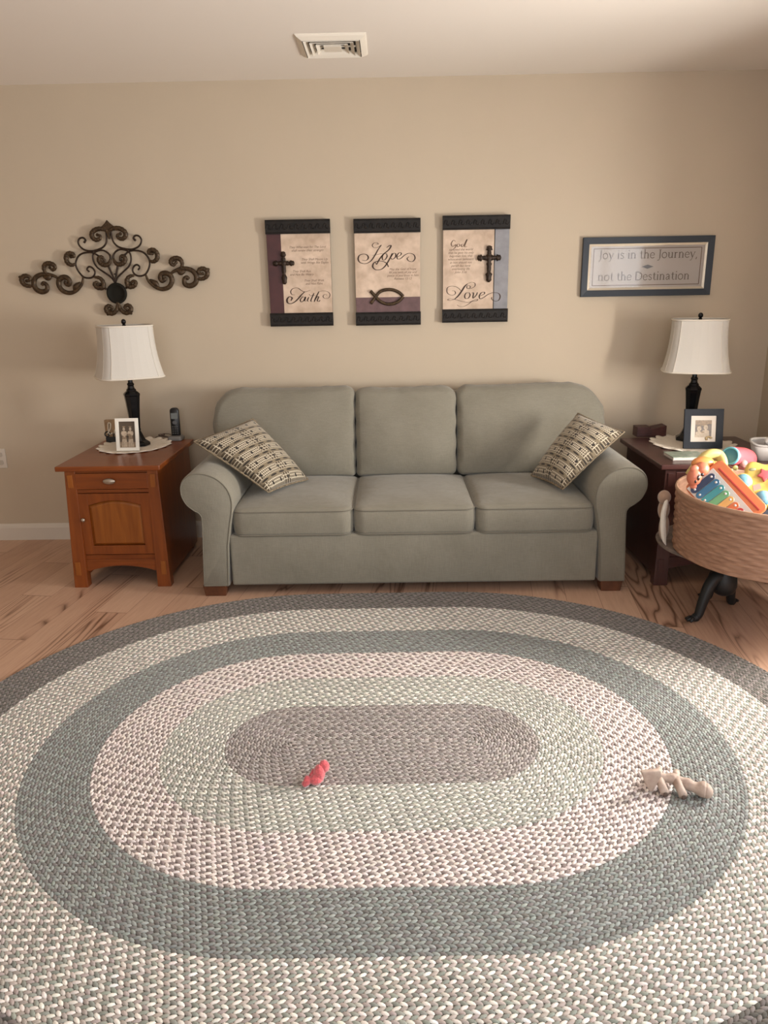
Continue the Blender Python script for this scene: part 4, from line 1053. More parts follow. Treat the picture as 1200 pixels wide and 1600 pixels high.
# ------------------------------------------------------------------ photo frames (local coordinates: x right, z up, front -y), leaning
def photo_frame(label, loc, w, h, fw, fmat, lean, yaw, kind, matw=0.0):
    t = thing('picture_frame', label, 'picture frame', loc, rot=(-lean, 0, yaw))
    d = 0.012
    def fr(a, b, w_, y0, y1):
        out = [(-a/2, 0 if w_ == fw else fw), (a/2, 0 if w_ == fw else fw), (a/2, b if w_ == fw else h-fw), (-a/2, b if w_ == fw else h-fw)]
        inn = [(out[0][0]+w_, out[0][1]+w_), (out[1][0]-w_, out[1][1]+w_), (out[2][0]-w_, out[2][1]-w_), (out[3][0]+w_, out[3][1]-w_)]
        V = [(x, y1, z) for x, z in out]+[(x, y1, z) for x, z in inn]+[(x, y0, z) for x, z in out]+[(x, y0, z) for x, z in inn]
        F = []
        for i in range(4):
            j = (i+1) % 4; F += [(i, j, 8+j, 8+i), (8+i, 8+j, 12+j, 12+i), (12+i, 12+j, 4+j, 4+i), (4+i, 4+j, j, i)]
        return V, F
    link('frame', bevelled(fr(w, h, fw, -d, 0.0), 0.0015), fmat, t, local=True)
    link('backing', mesh(*vf_box(-w/2+0.002, w/2-0.002, 0.0, 0.004, 0.002, h-0.002)), mat('frame_backing', (0.05, 0.04, 0.035), 0.8), t, local=True)
    # easel leg standing on the table behind
    zt = h*0.62; zl = 0.0
    foot_y = 0.004+h*0.34
    lg = vf_prism([(-0.014, 0), (0.014, 0), (0.010, 1), (-0.010, 1)], 0, 0.002)
    V = []
    for x, y, z in lg[0]:
        yy = 0.004+(foot_y-0.004)*(1-z); V.append((x, yy+y, zt*z+(0.0 + (yy)*math.tan(lean)*0)*1))
    V = [(x, y, z+y*math.tan(lean)*(1-z/zt)) for x, y, z in V]
    link('easel_leg', fixn(mesh(V, lg[1])), mat('frame_backing', (0.05, 0.04, 0.035), 0.8), t, local=True)
    iw, ih = w-2*fw, h-2*fw
    if matw:
        link('mat', mesh(*vf_box(-iw/2, iw/2, -0.006, -0.001, fw, h-fw)), mat('ivory_mat', (0.74, 0.66, 0.57), 0.7), t, local=True)
        pw, ph_, y0 = iw-2*matw, ih-2*matw, -0.0065
    else: pw, ph_, y0 = iw, ih, -0.003
    zc0 = fw+(ih-ph_)/2
    parts = {}
    def add(m_, vf): parts.setdefault(m_, []).append(vf)
    bg = mat('photo_background', (0.10, 0.07, 0.045), 0.5) if kind == 'duo' else mat('photo_background_grey', (0.16, 0.13, 0.115), 0.5, noise=0.4, nscale=60)
    lt = mat('photo_light_tone', (0.52, 0.42, 0.31), 0.5, noise=0.2, nscale=120); md = mat('photo_mid_tone', (0.28, 0.20, 0.13), 0.5, noise=0.3, nscale=120); dk = mat('photo_dark_tone', (0.05, 0.032, 0.02), 0.5)
    ph = link('photograph', mesh(*vf_box(-pw/2, pw/2, y0, y0+0.001, zc0, zc0+ph_)), bg, t, local=True)
    e = 0.0003
    def P(u, v): return (-pw/2+u*pw, zc0+v*ph_)
    def poly(m_, pts, lv): add(m_, vf_prism([P(*p) for p in pts], y0-e*lv, y0-e*lv+0.0002))
    def oval(m_, u, v, ru, rv, lv, n=16): poly(m_, [(u+ru*math.cos(2*PI*k/n), v+rv*math.sin(2*PI*k/n)) for k in range(n)], lv)
    if kind == 'duo':
        poly(md, [(0.0, 0), (1, 0), (1, 0.2), (0, 0.22)], 1)
        for cx_, s in ((0.30, 1), (0.69, -1)):
            poly(lt, [(cx_-0.17, 0.02), (cx_+0.17, 0.02), (cx_+0.13, 0.34), (cx_-0.13, 0.34)], 2)
            for k in range(-2, 3): poly(md, [(cx_+k*0.06-0.008, 0.02), (cx_+k*0.06+0.008, 0.02), (cx_+k*0.045+0.006, 0.30), (cx_+k*0.045-0.006, 0.30)], 3)
            poly(md, [(cx_-0.14, 0.32), (cx_+0.14, 0.32), (cx_+0.10, 0.48), (cx_-0.10, 0.48)], 3)
            poly(lt, [(cx_-0.14, 0.46), (cx_+0.14, 0.46), (cx_+0.19, 0.56), (cx_+0.13, 0.63), (cx_-0.13, 0.63), (cx_-0.19, 0.56)], 4)
            poly(lt, [(cx_-0.19, 0.56), (cx_-0.13, 0.60), (cx_+s*0.06, 0.43), (cx_+s*0.02, 0.39)], 5)
            oval(lt, cx_, 0.71, 0.075, 0.065, 5); oval(dk, cx_, 0.745, 0.085, 0.048, 4); oval(md, cx_, 0.80, 0.10, 0.022, 6)
            poly(lt, [(cx_-0.03, 0.62), (cx_+0.03, 0.62), (cx_+0.03, 0.68), (cx_-0.03, 0.68)], 4)
            oval(dk, cx_-0.028, 0.715, 0.010, 0.006, 7, 8); oval(dk, cx_+0.028, 0.715, 0.010, 0.006, 7, 8); oval(dk, cx_, 0.675, 0.018, 0.005, 7, 8)
        oval(md, 0.62, 0.46, 0.13, 0.07, 6); oval(dk, 0.52, 0.42, 0.06, 0.04, 7)
    else:
        for cx_, cy_, r in ((0.24, 0.42, 0.13), (0.64, 0.50, 0.13)):
            poly(lt, [(cx_-0.24, 0.0), (cx_+0.24, 0.0), (cx_+0.20, cy_-0.12), (cx_, cy_-0.04), (cx_-0.20, cy_-0.12)], 2)
            oval(lt, cx_, cy_+0.08, r, r*1.1, 4); oval(md, cx_-0.02, cy_+0.19, r*1.1, r*0.6, 3); oval(md, cx_+0.03, cy_+0.03, 0.03, 0.02, 5, 8)
            oval(dk, cx_-0.04, cy_+0.09, 0.018, 0.012, 5, 8); oval(dk, cx_+0.05, cy_+0.09, 0.018, 0.012, 5, 8)
        oval(lt, 0.44, 0.22, 0.10, 0.12, 5); oval(md, 0.44, 0.30, 0.11, 0.05, 6)
        poly(md, [(0.0, 0.72), (1, 0.78), (1, 1), (0, 1)], 1); oval(md, 0.42, 0.80, 0.2, 0.12, 2)
    for m_, vf in parts.items():
        link('figures', fixn(mesh(*join(vf))), m_, ph, local=True)
    if kind != 'duo':   # little pressed gold sprig fixed on the corner of the mat
        S = []
        for k in range(7):
            a = 0.4+k*0.55; S.append(vf_sphere((iw*0.22+0.012*math.cos(a), -0.0085, fw+matw*0.75+0.008*math.sin(a)), 0.0055, 10, 6, (1.3, 0.4, 0.9)))
        link('gold_sprig', mesh(*join(S)), mat('dull_gold', (0.36, 0.26, 0.13), 0.45, metal=0.4, noise=0.3, nscale=200), t, local=True, smooth=True)
    return t
photo_frame('small white picture frame with a sepia photo of two women in dresses', (-1.366, -0.458, LT+0.0048), 0.118, 0.168, 0.017, WHITEP, math.radians(9), math.radians(1), 'duo')
photo_frame('black square picture frame with ivory mat on the right end table', (1.572, -0.535, RT+0.0048), 0.192, 0.198, 0.034, mat('black_frame_paint', (0.010, 0.013, 0.020), 0.5, spec=0.2), math.radians(10), math.radians(-4), 'group', 0.022)

# ------------------------------------------------------------------ carved word block behind the white frame
def word_block():
    x0, x1, y, z = -1.575, -1.435, -0.19, LT
    t = thing('word_plaque', 'small tan block with cream script letters and black scrolls behind the white frame', 'ornament', ((x0+x1)/2, y, z))
    box('board', (x0, x1, y-0.012, y+0.012, z+0.03, z+0.125), mat('tan_block', (0.30, 0.19, 0.10), 0.6, noise=0.2, nscale=40), t, 0.004)
    box('foot', (x0+0.002, x1+0.005, y-0.022, y+0.022, z+0.0, z+0.032), IRON, t, 0.004)
    def st(pts, r): return vf_tube(catmull([(x0+a, y-0.016, z+b) for a, b in pts], 6), r, 8)
    link('script_letters', mesh(*join([st([(0.012, 0.05), (0.030, 0.075), (0.036, 0.105), (0.024, 0.108), (0.020, 0.075), (0.026, 0.048), (0.042, 0.055)], 0.0035),
         st([(0.070, 0.072), (0.056, 0.070), (0.054, 0.050), (0.072, 0.052), (0.078, 0.072), (0.085, 0.060)], 0.0033)])), mat('cream_letter', (0.66, 0.57, 0.44), 0.6), t, smooth=True)
    sp = []
    for cx_, cz_, s in ((0.012, 0.045, 1), (0.058, 0.036, 1), (0.095, 0.045, -1)):
        pts = []
        for k in range(15):
            a = k/14*PI*2.4; r = 0.019*(1-k/20)
            pts.append((cx_+s*r*math.cos(a), cz_+r*math.sin(a)))
        sp.append(st(pts, 0.0033))
    link('scrolls', mesh(*join(sp)), IRON, t, smooth=True)
word_block()

# ------------------------------------------------------------------ cordless phone and cord
def phone():
    x, y, z = -1.200, -0.150, LT
    t = thing('cordless_phone', 'black cordless phone standing in its charger by the sofa', 'phone', (x, y, z))
    pb = mat('phone_black', (0.012, 0.012, 0.013), 0.35); gy = mat('phone_grey', (0.16, 0.15, 0.14), 0.4)
    rings = []
    for d, zz in ((0.004, 0), (0, 0.004), (0.0, 0.014), (0.004, 0.022), (0.010, 0.026)):
        rings.append([(a, b, z+zz) for a, b in rr_outline(x-0.040, x+0.040, y-0.045, y+0.035, (0.014,)*4, d, 4, 3)])
    link('charger_base', fixn(mesh(*vf_loft(rings))), gy, t, smooth=False)
    rings = []
    for d, dep in ((0.004, 0.0), (0.0, 0.004), (0.0, 0.018), (0.005, 0.023)):
        ring = []
        for a, b in rr_outline(x-0.0245, x+0.0245, 0.010, 0.178, (0.012, 0.012, 0.018, 0.018), d, 5, 5):
            ring.append((a, y+0.012-dep+0.05*b, z+b))
        rings.append(ring)
    hs = link('handset', fixn(mesh(*vf_loft(rings))), pb, t, smooth=True)
    def slab(a0, a1, b0, b1, yy): 
        v, f = vf_box(a0, a1, 0, 0.002, b0, b1); return [(p, y+0.012-yy+0.05*r+q, z+r) for p, q, r in v], f
    link('screen', mesh(*slab(x-0.018, x+0.018, 0.118, 0.150, 0.0242)), mat('lcd_grey', (0.16, 0.17, 0.165), 0.25), hs)
    K = []
    for r in range(4):
        for c in range(3): K.append(slab(x-0.016+c*0.0125, x-0.009+c*0.0125, 0.036+r*0.012, 0.041+r*0.012, 0.0242))
    K.append(([(x+0.013*math.cos(2*PI*k/16), y+0.012-0.0245+0.05*0.098, z+0.098+0.010*math.sin(2*PI*k/16)) for k in range(16)], [tuple(range(16))]))
    link('keypad', mesh(*join(K)), mat('key_grey', (0.10, 0.10, 0.10), 0.4), hs)
    # loose cord on the table behind the doily
    pts = []
    for k in range(60):
        a = k/59*PI*5; pts.append((x-0.06-0.05*k/59+0.022*math.cos(a), y+0.045+0.010*math.sin(a), z+0.006+0.010*(1+math.sin(a*0.7))))
    pts.append((x-0.12, y+0.12, z+0.004))
    o = link('phone_cord', mesh(*vf_tube([(x-0.02, y+0.036, z+0.008)]+pts, 0.0022, 6)), mat('brown_cord', (0.06, 0.03, 0.02), 0.5), loc=(x-0.08, y+0.05, z), smooth=True)
    tag(o, 'loose dark cord coiled on the cherry table beside the phone', 'cord')
phone()

# ------------------------------------------------------------------ right table: keepsake box and green booklet
def keepsake():
    x, y, z = 1.425, -0.145, RT
    t = thing('keepsake_box', 'small dark reddish wooden box at the back of the right end table', 'box', (x, y, z))
    m_ = mat('dark_red_wood', (0.075, 0.025, 0.022), 0.45, noise=0.3, nscale=30)
    box('body', (x-0.075, x+0.0, y-0.05, y+0.03, z, z+0.055), m_, t, 0.003)
    link('ridges', mesh(*join([vf_box(x-0.076, x+0.001, y-0.053, y-0.048, z+0.008+k*0.015, z+0.014+k*0.015) for k in range(3)])), m_, t)
    v, f = vf_box(x-0.002, x+0.085, y-0.05, y+0.03, z, z+0.044)
    v = [(a, b, c+(0.018 if (c > z+0.02 and a > x+0.05) else 0)) for a, b, c in v]
    link('angled_lid', bevelled((v, f), 0.003), m_, t)
keepsake()
def booklet():
    x0, x1, y0, y1, z = 1.335, 1.500, -0.785, -0.655, RT
    t = thing('booklet', 'pale green patterned booklet lying at the front of the right end table', 'book', ((x0+x1)/2, (y0+y1)/2, z))
    box('pages', (x0+0.002, x1-0.002, y0+0.002, y1, z+0.003, z+0.014), mat('page_white', (0.68, 0.62, 0.56), 0.7), t, 0.001, 1)
    box('cover', (x0, x1, y0, y1, z+0.014, z+0.018), mat('green_marble_cover', (0.20, 0.28, 0.21), 0.4, col2=(0.42, 0.45, 0.38), nscale=45), t, 0.001, 1)
    box('back_cover', (x0, x1, y0, y1, z, z+0.003), mat('grey_cover', (0.32, 0.28, 0.26), 0.5), t, 0.001, 1)
booklet()

# ------------------------------------------------------------------ black stand and toy basket
BC = (1.555, -1.365)
def stand():
    cx, cy = 1.445, -1.215; zt = 0.345
    t = thing('pedestal_stand', 'black iron pedestal stand with splayed clawed legs under the toy basket', 'stand', (cx, cy, 0))
    link('top', bevelled(vf_lathe([(0.26, zt-0.020), (0.295, zt-0.014), (0.298, zt-0.004), (0.29, zt)], 56, cx, cy), 0.001, 1, 0.9), mat('weathered_grey_wood', (0.17, 0.13, 0.11), 0.6, noise=0.3, nscale=25), t)
    link('column', mesh(*vf_lathe([(0.020, 0.10), (0.045, 0.115), (0.055, 0.15), (0.050, 0.19), (0.034, 0.22), (0.030, 0.27), (0.05, 0.31), (0.11, zt-0.02)], 24, cx, cy)), IRON, t, smooth=True)
    feet = [(1.318, -1.262), (1.545, -1.095), (1.452, -1.04)]
    for fx, fy in feet:
        d = Vector((fx-cx, fy-cy, 0)); L_ = d.length; d.normalize()
        p = [Vector((cx, cy, 0.185))+d*0.02, Vector((cx, cy, 0.190))+d*L_*0.35, Vector((cx, cy, 0.15))+d*L_*0.60, Vector((cx, cy, 0.085))+d*L_*0.78, Vector((cx, cy, 0.028))+d*L_*0.90, Vector((cx, cy, 0.014))+d*L_*1.02, Vector((cx, cy, 0.012))+d*L_*1.14]
        pts = catmull(p, 5); n = len(pts)
        P = [vf_tube(pts, [0.032-0.019*(i/(n-1))**0.9+(0.003 if i > n-8 else 0) for i in range(n)], 10)]
        for a in (-0.5, 0, 0.5):   # claw toes
            dd = Vector((d.x*math.cos(a)-d.y*math.sin(a), d.x*math.sin(a)+d.y*math.cos(a), 0)); b = Vector((cx, cy, 0.012))+d*L_*1.06
            P.append(vf_tube([b, b+dd*0.02+Vector((0, 0, 0.002)), b+dd*0.038-Vector((0, 0, 0.004))], [0.011, 0.010, 0.005], 8))
        V, F = join(P); V = [Vector((v[0], v[1], max(v[2], 0.0))) for v in V]
        link('leg', mesh(V, F), IRON, t, smooth=True)
stand()
def basket():
    cx, cy = BC; z0, z1 = 0.350, 0.602; R = 0.388
    t = thing('splint_basket', 'large round woven splint basket heaped with toys on the black stand', 'basket', (cx, cy, z0))
    rows, cols = 17, 56; sr, scol = 5, 6
    V = []; F = []; nr = rows*sr+1; nc = cols*scol
    for i in range(nr):
        v = i/sr; row = int(min(v, rows-1e-6)); fv = v-row
        for k in range(nc):
            u = k/scol; s = math.sin(PI*u)*(-1 if row % 2 else 1)
            prof = max(0.0, math.sin(PI*fv))**0.5
            r = R*(0.985+0.02*(v/rows)) + 0.0030*s*prof + (-0.0022 if prof < 0.2 else 0.0006)
            a = 2*PI*k/nc; V.append((cx+r*math.cos(a), cy+r*math.sin(a), z0+(z1-z0)*v/rows + 0.0012*math.sin(u*0.7+row)))
    for i in range(nr-1):
        for k in range(nc): F.append((i*nc+k, i*nc+(k+1) % nc, (i+1)*nc+(k+1) % nc, (i+1)*nc+k))
    # inner wall + floor
    b = len(V); ni = 96
    for zz, r in ((z1, R*0.985), (z0+0.006, R*0.965)):
        for k in range(ni): a = 2*PI*k/ni; V.append((cx+r*math.cos(a), cy+r*math.sin(a), zz))
    for k in range(ni): F.append((b+k, b+ni+k, b+ni+(k+1) % ni, b+(k+1) % ni))
    F.append(tuple(b+ni+k for k in range(ni)))
    b2 = len(V)
    for k in range(ni): a = 2*PI*k/ni; V.append((cx+R*0.985*math.cos(a), cy+R*0.985*math.sin(a), z0))
    F.append(tuple(b2+ni-1-k for k in range(ni)))
    me = mesh(V, F)
    m_ = mat('woven_splint', (0.255, 0.13, 0.078), 0.55, col2=(0.39, 0.215, 0.135), nscale=18, stretch=(1, 1, 5), bump=0.5, bscale=160)
    link('body', me, m_, t, smooth=True)
    rim = []
    for k in range(96): a = 2*PI*k/96; rim.append((cx+R*1.0*math.cos(a), cy+R*1.0*math.sin(a), z1))
    link('rim', mesh(*vf_tube(rim, 0.0060, 8, closed=True, flat=1.6, up=(0, 0, 1))), mat('rim_splint', (0.40, 0.235, 0.15), 0.5, noise=0.12, nscale=30), t, smooth=True)
    # dark blue cloth the toys rest on
    rings = []
    for k in range(9):
        s = k/8; rings.append([(cx+R*0.955*(1-s*0.98)*math.cos(2*PI*i/64), cy+R*0.955*(1-s*0.98)*math.sin(2*PI*i/64), 0.43+0.085*math.sin(s*PI/2)+0.006*math.sin(i*0.8+k*2)*(1-s)) for i in range(64)])
    rings = [[(p[0], p[1], z0+0.008) for p in rings[0]]] + rings
    link('cloth_liner', fixn(mesh(*vf_loft(rings))), mat('navy_cloth', (0.018, 0.022, 0.035), 0.9, bump=0.5), t, smooth=True)
basket()

# ------------------------------------------------------------------ toys
def plane_frame(A, u, v):
    u = Vector(u).normalized(); v = Vector(v); v = (v-u*v.dot(u)).normalized(); n = u.cross(v)
    M = Matrix.Identity(4)
    for i in range(3): M[i][0], M[i][1], M[i][2], M[i][3] = u[i], v[i], n[i], A[i]
    return M
def xf(vf, M): return [tuple(M @ Vector(p)) for p in vf[0]], vf[1]
def glossy(name, c): return mat(name, c, 0.3, coat=0.2)
ORG = glossy('orange_plastic', (0.62, 0.17, 0.06)); YEL = glossy('yellow_plastic', (0.60, 0.43, 0.10)); RED = glossy('red_plastic', (0.45, 0.05, 0.04)); PNK = glossy('pink_plastic', (0.52, 0.085, 0.10))
WHT = glossy('white_plastic', (0.56, 0.53, 0.50)); BLK = glossy('black_plastic', (0.012, 0.010, 0.010)); SKY = glossy('sky_blue_plastic', (0.13, 0.42, 0.55))
def xylophone():
    A = Vector((1.262, -1.395, 0.700)); B = Vector((1.200, -1.412, 0.606)); Cc = Vector((1.362, -1.52, 0.580))
    u = (Cc-A); v = (B-A); M = plane_frame(A, u, v)   # u along the row of bars, v along a bar, n = u x v
    n = u.cross(v).normalized(); face = 1 if n.y < 0 else -1
    t = thing('toy_xylophone', 'orange tiger-faced toy xylophone with rainbow bars at the basket left side', 'toy', tuple(A+Vector((0.03, -0.06, -0.12))))
    L_ = u.length+0.03; bw = v.length
    # orange body plate
    pts = rr_outline(-0.022, L_+0.008, -0.058, bw+0.004, (0.02,)*4, 0, 5, 3)
    link('body', bevelled(xf(vf_prism(pts, -0.028*face, -0.004*face, 'z'), M), 0.004, 2), ORG, t, smooth=True)
    pts = [(-0.010, -0.012), (L_+0.01, -0.004), (L_+0.01, bw), (-0.010, bw)]
    link('white_tray', bevelled(xf(vf_prism(pts, -0.006*face, 0.0005*face, 'z'), M), 0.001, 1), WHT, t)
    link('groove', bevelled(xf(vf_box(0.004, L_-0.005, -0.030, -0.023, min(-0.0045*face, 0.0005*face), max(-0.0045*face, 0.0005*face)), M), 0.001, 1), RED, t)
    cols = [(0.02, 0.035, 0.085), (0.03, 0.13, 0.24), (0.04, 0.24, 0.27), (0.13, 0.34, 0.17), (0.62, 0.36, 0.12), (0.60, 0.16, 0.06), (0.45, 0.04, 0.04), (0.30, 0.03, 0.04)]
    step = L_/8
    for i, c in enumerate(cols):
        y0 = 0.002+0.002*i
        pts = rr_outline(i*step+0.0012, (i+1)*step-0.0012, y0, bw-0.004-0.001*i, (step*0.45,)*4, 0, 5, 2)
        b = link('bar', bevelled(xf(vf_prism(pts, 0.002*face, 0.006*face, 'z'), M), 0.001, 1), glossy('bar_%d' % i, c), t, smooth=False)
        for yy in (y0+0.014, bw-0.02):
            vf = vf_sphere(((i+0.5)*step, yy, 0.0065*face), 0.0048, 10, 6, (1, 1, 0.6))
            link('stud', mesh(*xf(vf, M)), WHT, b, smooth=True)
    # tiger head at the navy end
    hc = Vector((1.199, -1.382, 0.675))
    hd = link('head', mesh(*join([vf_sphere(hc, 0.034, 20, 14, (0.85, 0.8, 1.1)), vf_sphere(hc+Vector((-0.004, -0.004, 0.034)), 0.017, 14, 10, (1.1, 0.7, 1)), vf_sphere(hc+Vector((0.004, -0.002, -0.040)), 0.020, 14, 10), vf_sphere(hc+Vector((0.03, 0.01, 0.03)), 0.03, 14, 10)])), mat('salmon_plastic', (0.60, 0.18, 0.10), 0.35, coat=0.2), t, smooth=True)
    E3 = []
    for dx, dz, r, s in ((0.006, 0.004, 0.010, (0.62, 0.4, 1.1)), (0.019, 0.017, 0.008, (0.9, 0.4, 0.8)), (-0.004, -0.011, 0.007, (0.6, 0.4, 1.0))):
        E3.append(vf_sphere(hc+Vector((dx, -0.026, dz)), r, 12, 8, s))
    link('eye', mesh(*join(E3)), BLK, hd, smooth=True)
    link('eye_glint', mesh(*vf_sphere(hc+Vector((0.006, -0.0300, 0.006)), 0.0028, 8, 6)), WHT, hd, smooth=True)
    # rounded orange back and tail end
    ob = [vf_sphere((1.243, -1.345, 0.722), 0.030, 18, 12, (1.55, 0.9, 0.95)), vf_sphere((1.285, -1.34, 0.705), 0.026, 16, 10, (1.5, 0.9, 1.0))]
    bk = link('back', mesh(*join(ob)), glossy('light_orange_plastic', (0.68, 0.25, 0.07)), t, smooth=True)
    S = []
    for k in range(4):
        p = Vector((1.295+0.012*k, -1.372-0.006*k, 0.7215-0.012*k)); S.append(vf_tube([p, p+Vector((0.012, -0.006, -0.002)), p+Vector((0.024, -0.008, -0.009))], [0.0012, 0.0032, 0.0008], 8))
    link('stripe', mesh(*join(S)), BLK, bk, smooth=True)
xylophone()
def horn():
    pts = catmull([(1.230, -1.235, 0.650), (1.272, -1.240, 0.707), (1.310, -1.240, 0.735), (1.347, -1.240, 0.730), (1.360, -1.262, 0.703), (1.358, -1.27, 0.68)], 6); n = len(pts)
    o = link('toy_banana', mesh(*vf_tube(pts, [0.010+0.016*math.sin(PI*(i+1)/(n+1))**0.7 for i in range(n)], 12, flat=0.8)), glossy('pale_yellow_plastic', (0.62, 0.50, 0.17)), loc=(1.29, -1.24, 0.65), smooth=True)
    tag(o, 'curved pale yellow plastic toy behind the orange xylophone', 'toy')
horn()
def tube_toy():
    O = Vector((1.398, -1.235, 0.727)); Eo = Vector((1.536, -1.105, 0.677)); d = (Eo-O).normalized()
    t = thing('toy_drum', 'pink-red plastic tube toy with an open blue mouth in the basket', 'toy', tuple(O+Vector((0.06, 0.05, -0.06))))
    M = plane_frame(O, d.orthogonal(), d.cross(d.orthogonal())); 
    if (M.to_3x3() @ Vector((0, 0, 1))).dot(d) < 0: M = M @ Matrix.Rotation(PI, 4, 'X')
    link('body', fixn(mesh(*xf(vf_lathe([(0.034, 0.0), (0.039, 0.012), (0.043, 0.06), (0.048, 0.12), (0.046, 0.17), (0.03, 0.185)], 28), M))), PNK, t, smooth=True)
    V, F = vf_lathe([(0.030, 0.03), (0.030, -0.002), (0.033, -0.007), (0.037, -0.004), (0.038, 0.006), (0.034, 0.012)], 28)
    F = F[:-2]+[F[-1]]
    link('mouth_ring', fixn(mesh(*xf((V, F[:-1]), M))), SKY, t, smooth=True)
    V = [(0.030*math.cos(2*PI*k/24), 0.030*math.sin(2*PI*k/24), -0.0015) for k in range(24)]
    link('mouth_lining', mesh(*xf((V, [tuple(range(24))]), M)), mat('deep_blue_plastic', (0.03, 0.16, 0.24), 0.4), t)
    # round speaker button and a small yellow-green one
    for p, r, m_, nm in ((Vector((1.455, -1.240, 0.693)), 0.017, mat('dusty_pink_button', (0.50, 0.24, 0.22), 0.4), 'round_button'), (Vector((1.413, -1.262, 0.682)), 0.011, glossy('lime_plastic', (0.55, 0.58, 0.22)), 'small_button')):
        link(nm, mesh(*vf_sphere(p, r, 14, 8, (1, 0.6, 1))), m_, t, smooth=True)
tube_toy()
def activity_toy():
    c = Vector((1.492, -1.375, 0.632)); nrm = Vector((-0.25, -0.80, 0.55)).normalized()
    u = Vector((1, 0, 0)); u = (u-nrm*u.dot(nrm)).normalized(); v = nrm.cross(u)
    M = Matrix.Identity(4)
    for i in range(3): M[i][0], M[i][1], M[i][2], M[i][3] = u[i], v[i], nrm[i], c[i]
    t = thing('activity_toy', 'yellow star-edged activity toy with blue balls and a pink star', 'toy', tuple(c+Vector((0, 0, -0.1))))
    pts = []
    for k in range(80):
        a = 2*PI*k/80; r = 0.105+0.013*math.cos(6*a+0.6); pts.append((r*math.cos(a), r*math.sin(a)))
    def inset(P, s): return [(x*s, y*s) for x, y in P]
    rings = [[(x, y, z) for x, y in inset(pts, s)] for s, z in ((0.93, -0.030), (1.0, -0.018), (1.0, 0.0), (0.95, 0.010), (0.85, 0.013), (0.5, 0.014), (0.1, 0.014))]
    link('body', fixn(mesh(*xf(vf_loft(rings), M))), YEL, t, smooth=True)
    for x, y, r in ((-0.083, 0.026, 0.030), (-0.022, -0.052, 0.031), (0.050, 0.004, 0.028), (0.06, -0.075, 0.026), (0.08, 0.065, 0.026)):
        link('ball_rim', mesh(*xf(vf_lathe([(r*1.12, 0.008), (r*1.15, 0.013), (r*1.05, 0.017), (r*0.8, 0.016)], 24, x, y), M)), YEL, t, smooth=True)
        link('ball', mesh(*xf(vf_sphere((x, y, 0.014), r, 20, 12, (1, 1, 0.75)), M)), mat('marbled_blue', (0.10, 0.30, 0.42), 0.25, col2=(0.22, 0.40, 0.50), nscale=25, coat=0.4), t, smooth=True)
    st = []
    for k in range(10):
        a = PI/2+0.35+2*PI*k/10; r = 0.031 if k % 2 == 0 else 0.018; st.append((-0.002+r*math.cos(a), 0.042+r*math.sin(a)))
    link('star', bevelled(xf(vf_prism(st, 0.012, 0.024, 'z'), M), 0.004, 2), PNK, t, smooth=True)
    link('badge', mesh(*xf(vf_sphere((-0.043, 0.072, 0.012), 0.011, 14, 8, (1.3, 0.7, 0.4)), M)), mat('olive_badge', (0.25, 0.26, 0.14), 0.4), t, smooth=True)
    link('sticker', mesh(*xf(vf_prism([(-0.052, -0.020), (-0.022, -0.012), (-0.026, 0.010), (-0.052, 0.004)], 0.0138, 0.0148, 'z'), M)), mat('pink_sticker', (0.55, 0.25, 0.20), 0.5), t)
activity_toy()
def tray_toy():
    z = RT
    t = thing('plastic_basket', 'small white plastic basket on the right end table behind the toys', 'basket', (1.80, -0.775, z))
    c = [(1.715, -0.82, z+0.075), (1.875, -0.82, z+0.070), (1.870, -0.73, z+0.085), (1.725, -0.73, z+0.090)]
    lp = catmull(c, 6, closed=True)
    link('rim', mesh(*vf_tube(lp, 0.006, 8, closed=True)), WHT, t, smooth=True)
    V = []; n = len(lp)
    cc = Vector((1.797, -0.775, z))
    for p in lp: V.append(tuple(p))
    for p in lp: V.append(tuple(cc+(Vector((p[0], p[1], z))-cc)*0.78+Vector((0, 0, 0.003))))
    F = [(i_, (i_+1) % n, (i_+1) % n+n, i_+n) for i_ in range(n)]+[tuple(range(n, 2*n))]
    me = mesh(V, F); o = link('wall', me, mat('milky_plastic', (0.50, 0.47, 0.45), 0.4), t, smooth=True)
    md = o.modifiers.new('solid', 'SOLIDIFY'); md.thickness = 0.003
    link('figure', mesh(*join([vf_sphere((1.775, -0.775, z+0.085), 0.015, 14, 10), vf_sphere((1.800, -0.775, z+0.068), 0.020, 14, 10, (1.3, 0.9, 0.9)), vf_tube([(1.79, -0.775, z+0.07), (1.80, -0.775, z+0.004)], 0.012, 8)])), WHT, t, smooth=True)
tray_toy()
def pink_block():
    o = link('toy_ring', mesh(*join([vf_tube([(1.625+0.035*math.cos(2*PI*k/24), -1.27+0.01*math.sin(2*PI*k/24), 0.640+0.035*math.sin(2*PI*k/24)) for k in range(24)], 0.014, 10, closed=True)])), PNK, loc=(1.625, -1.27, 0.59), smooth=True)
    tag(o, 'chunky pink-red toy ring behind the yellow activity toy', 'toy')
pink_block()
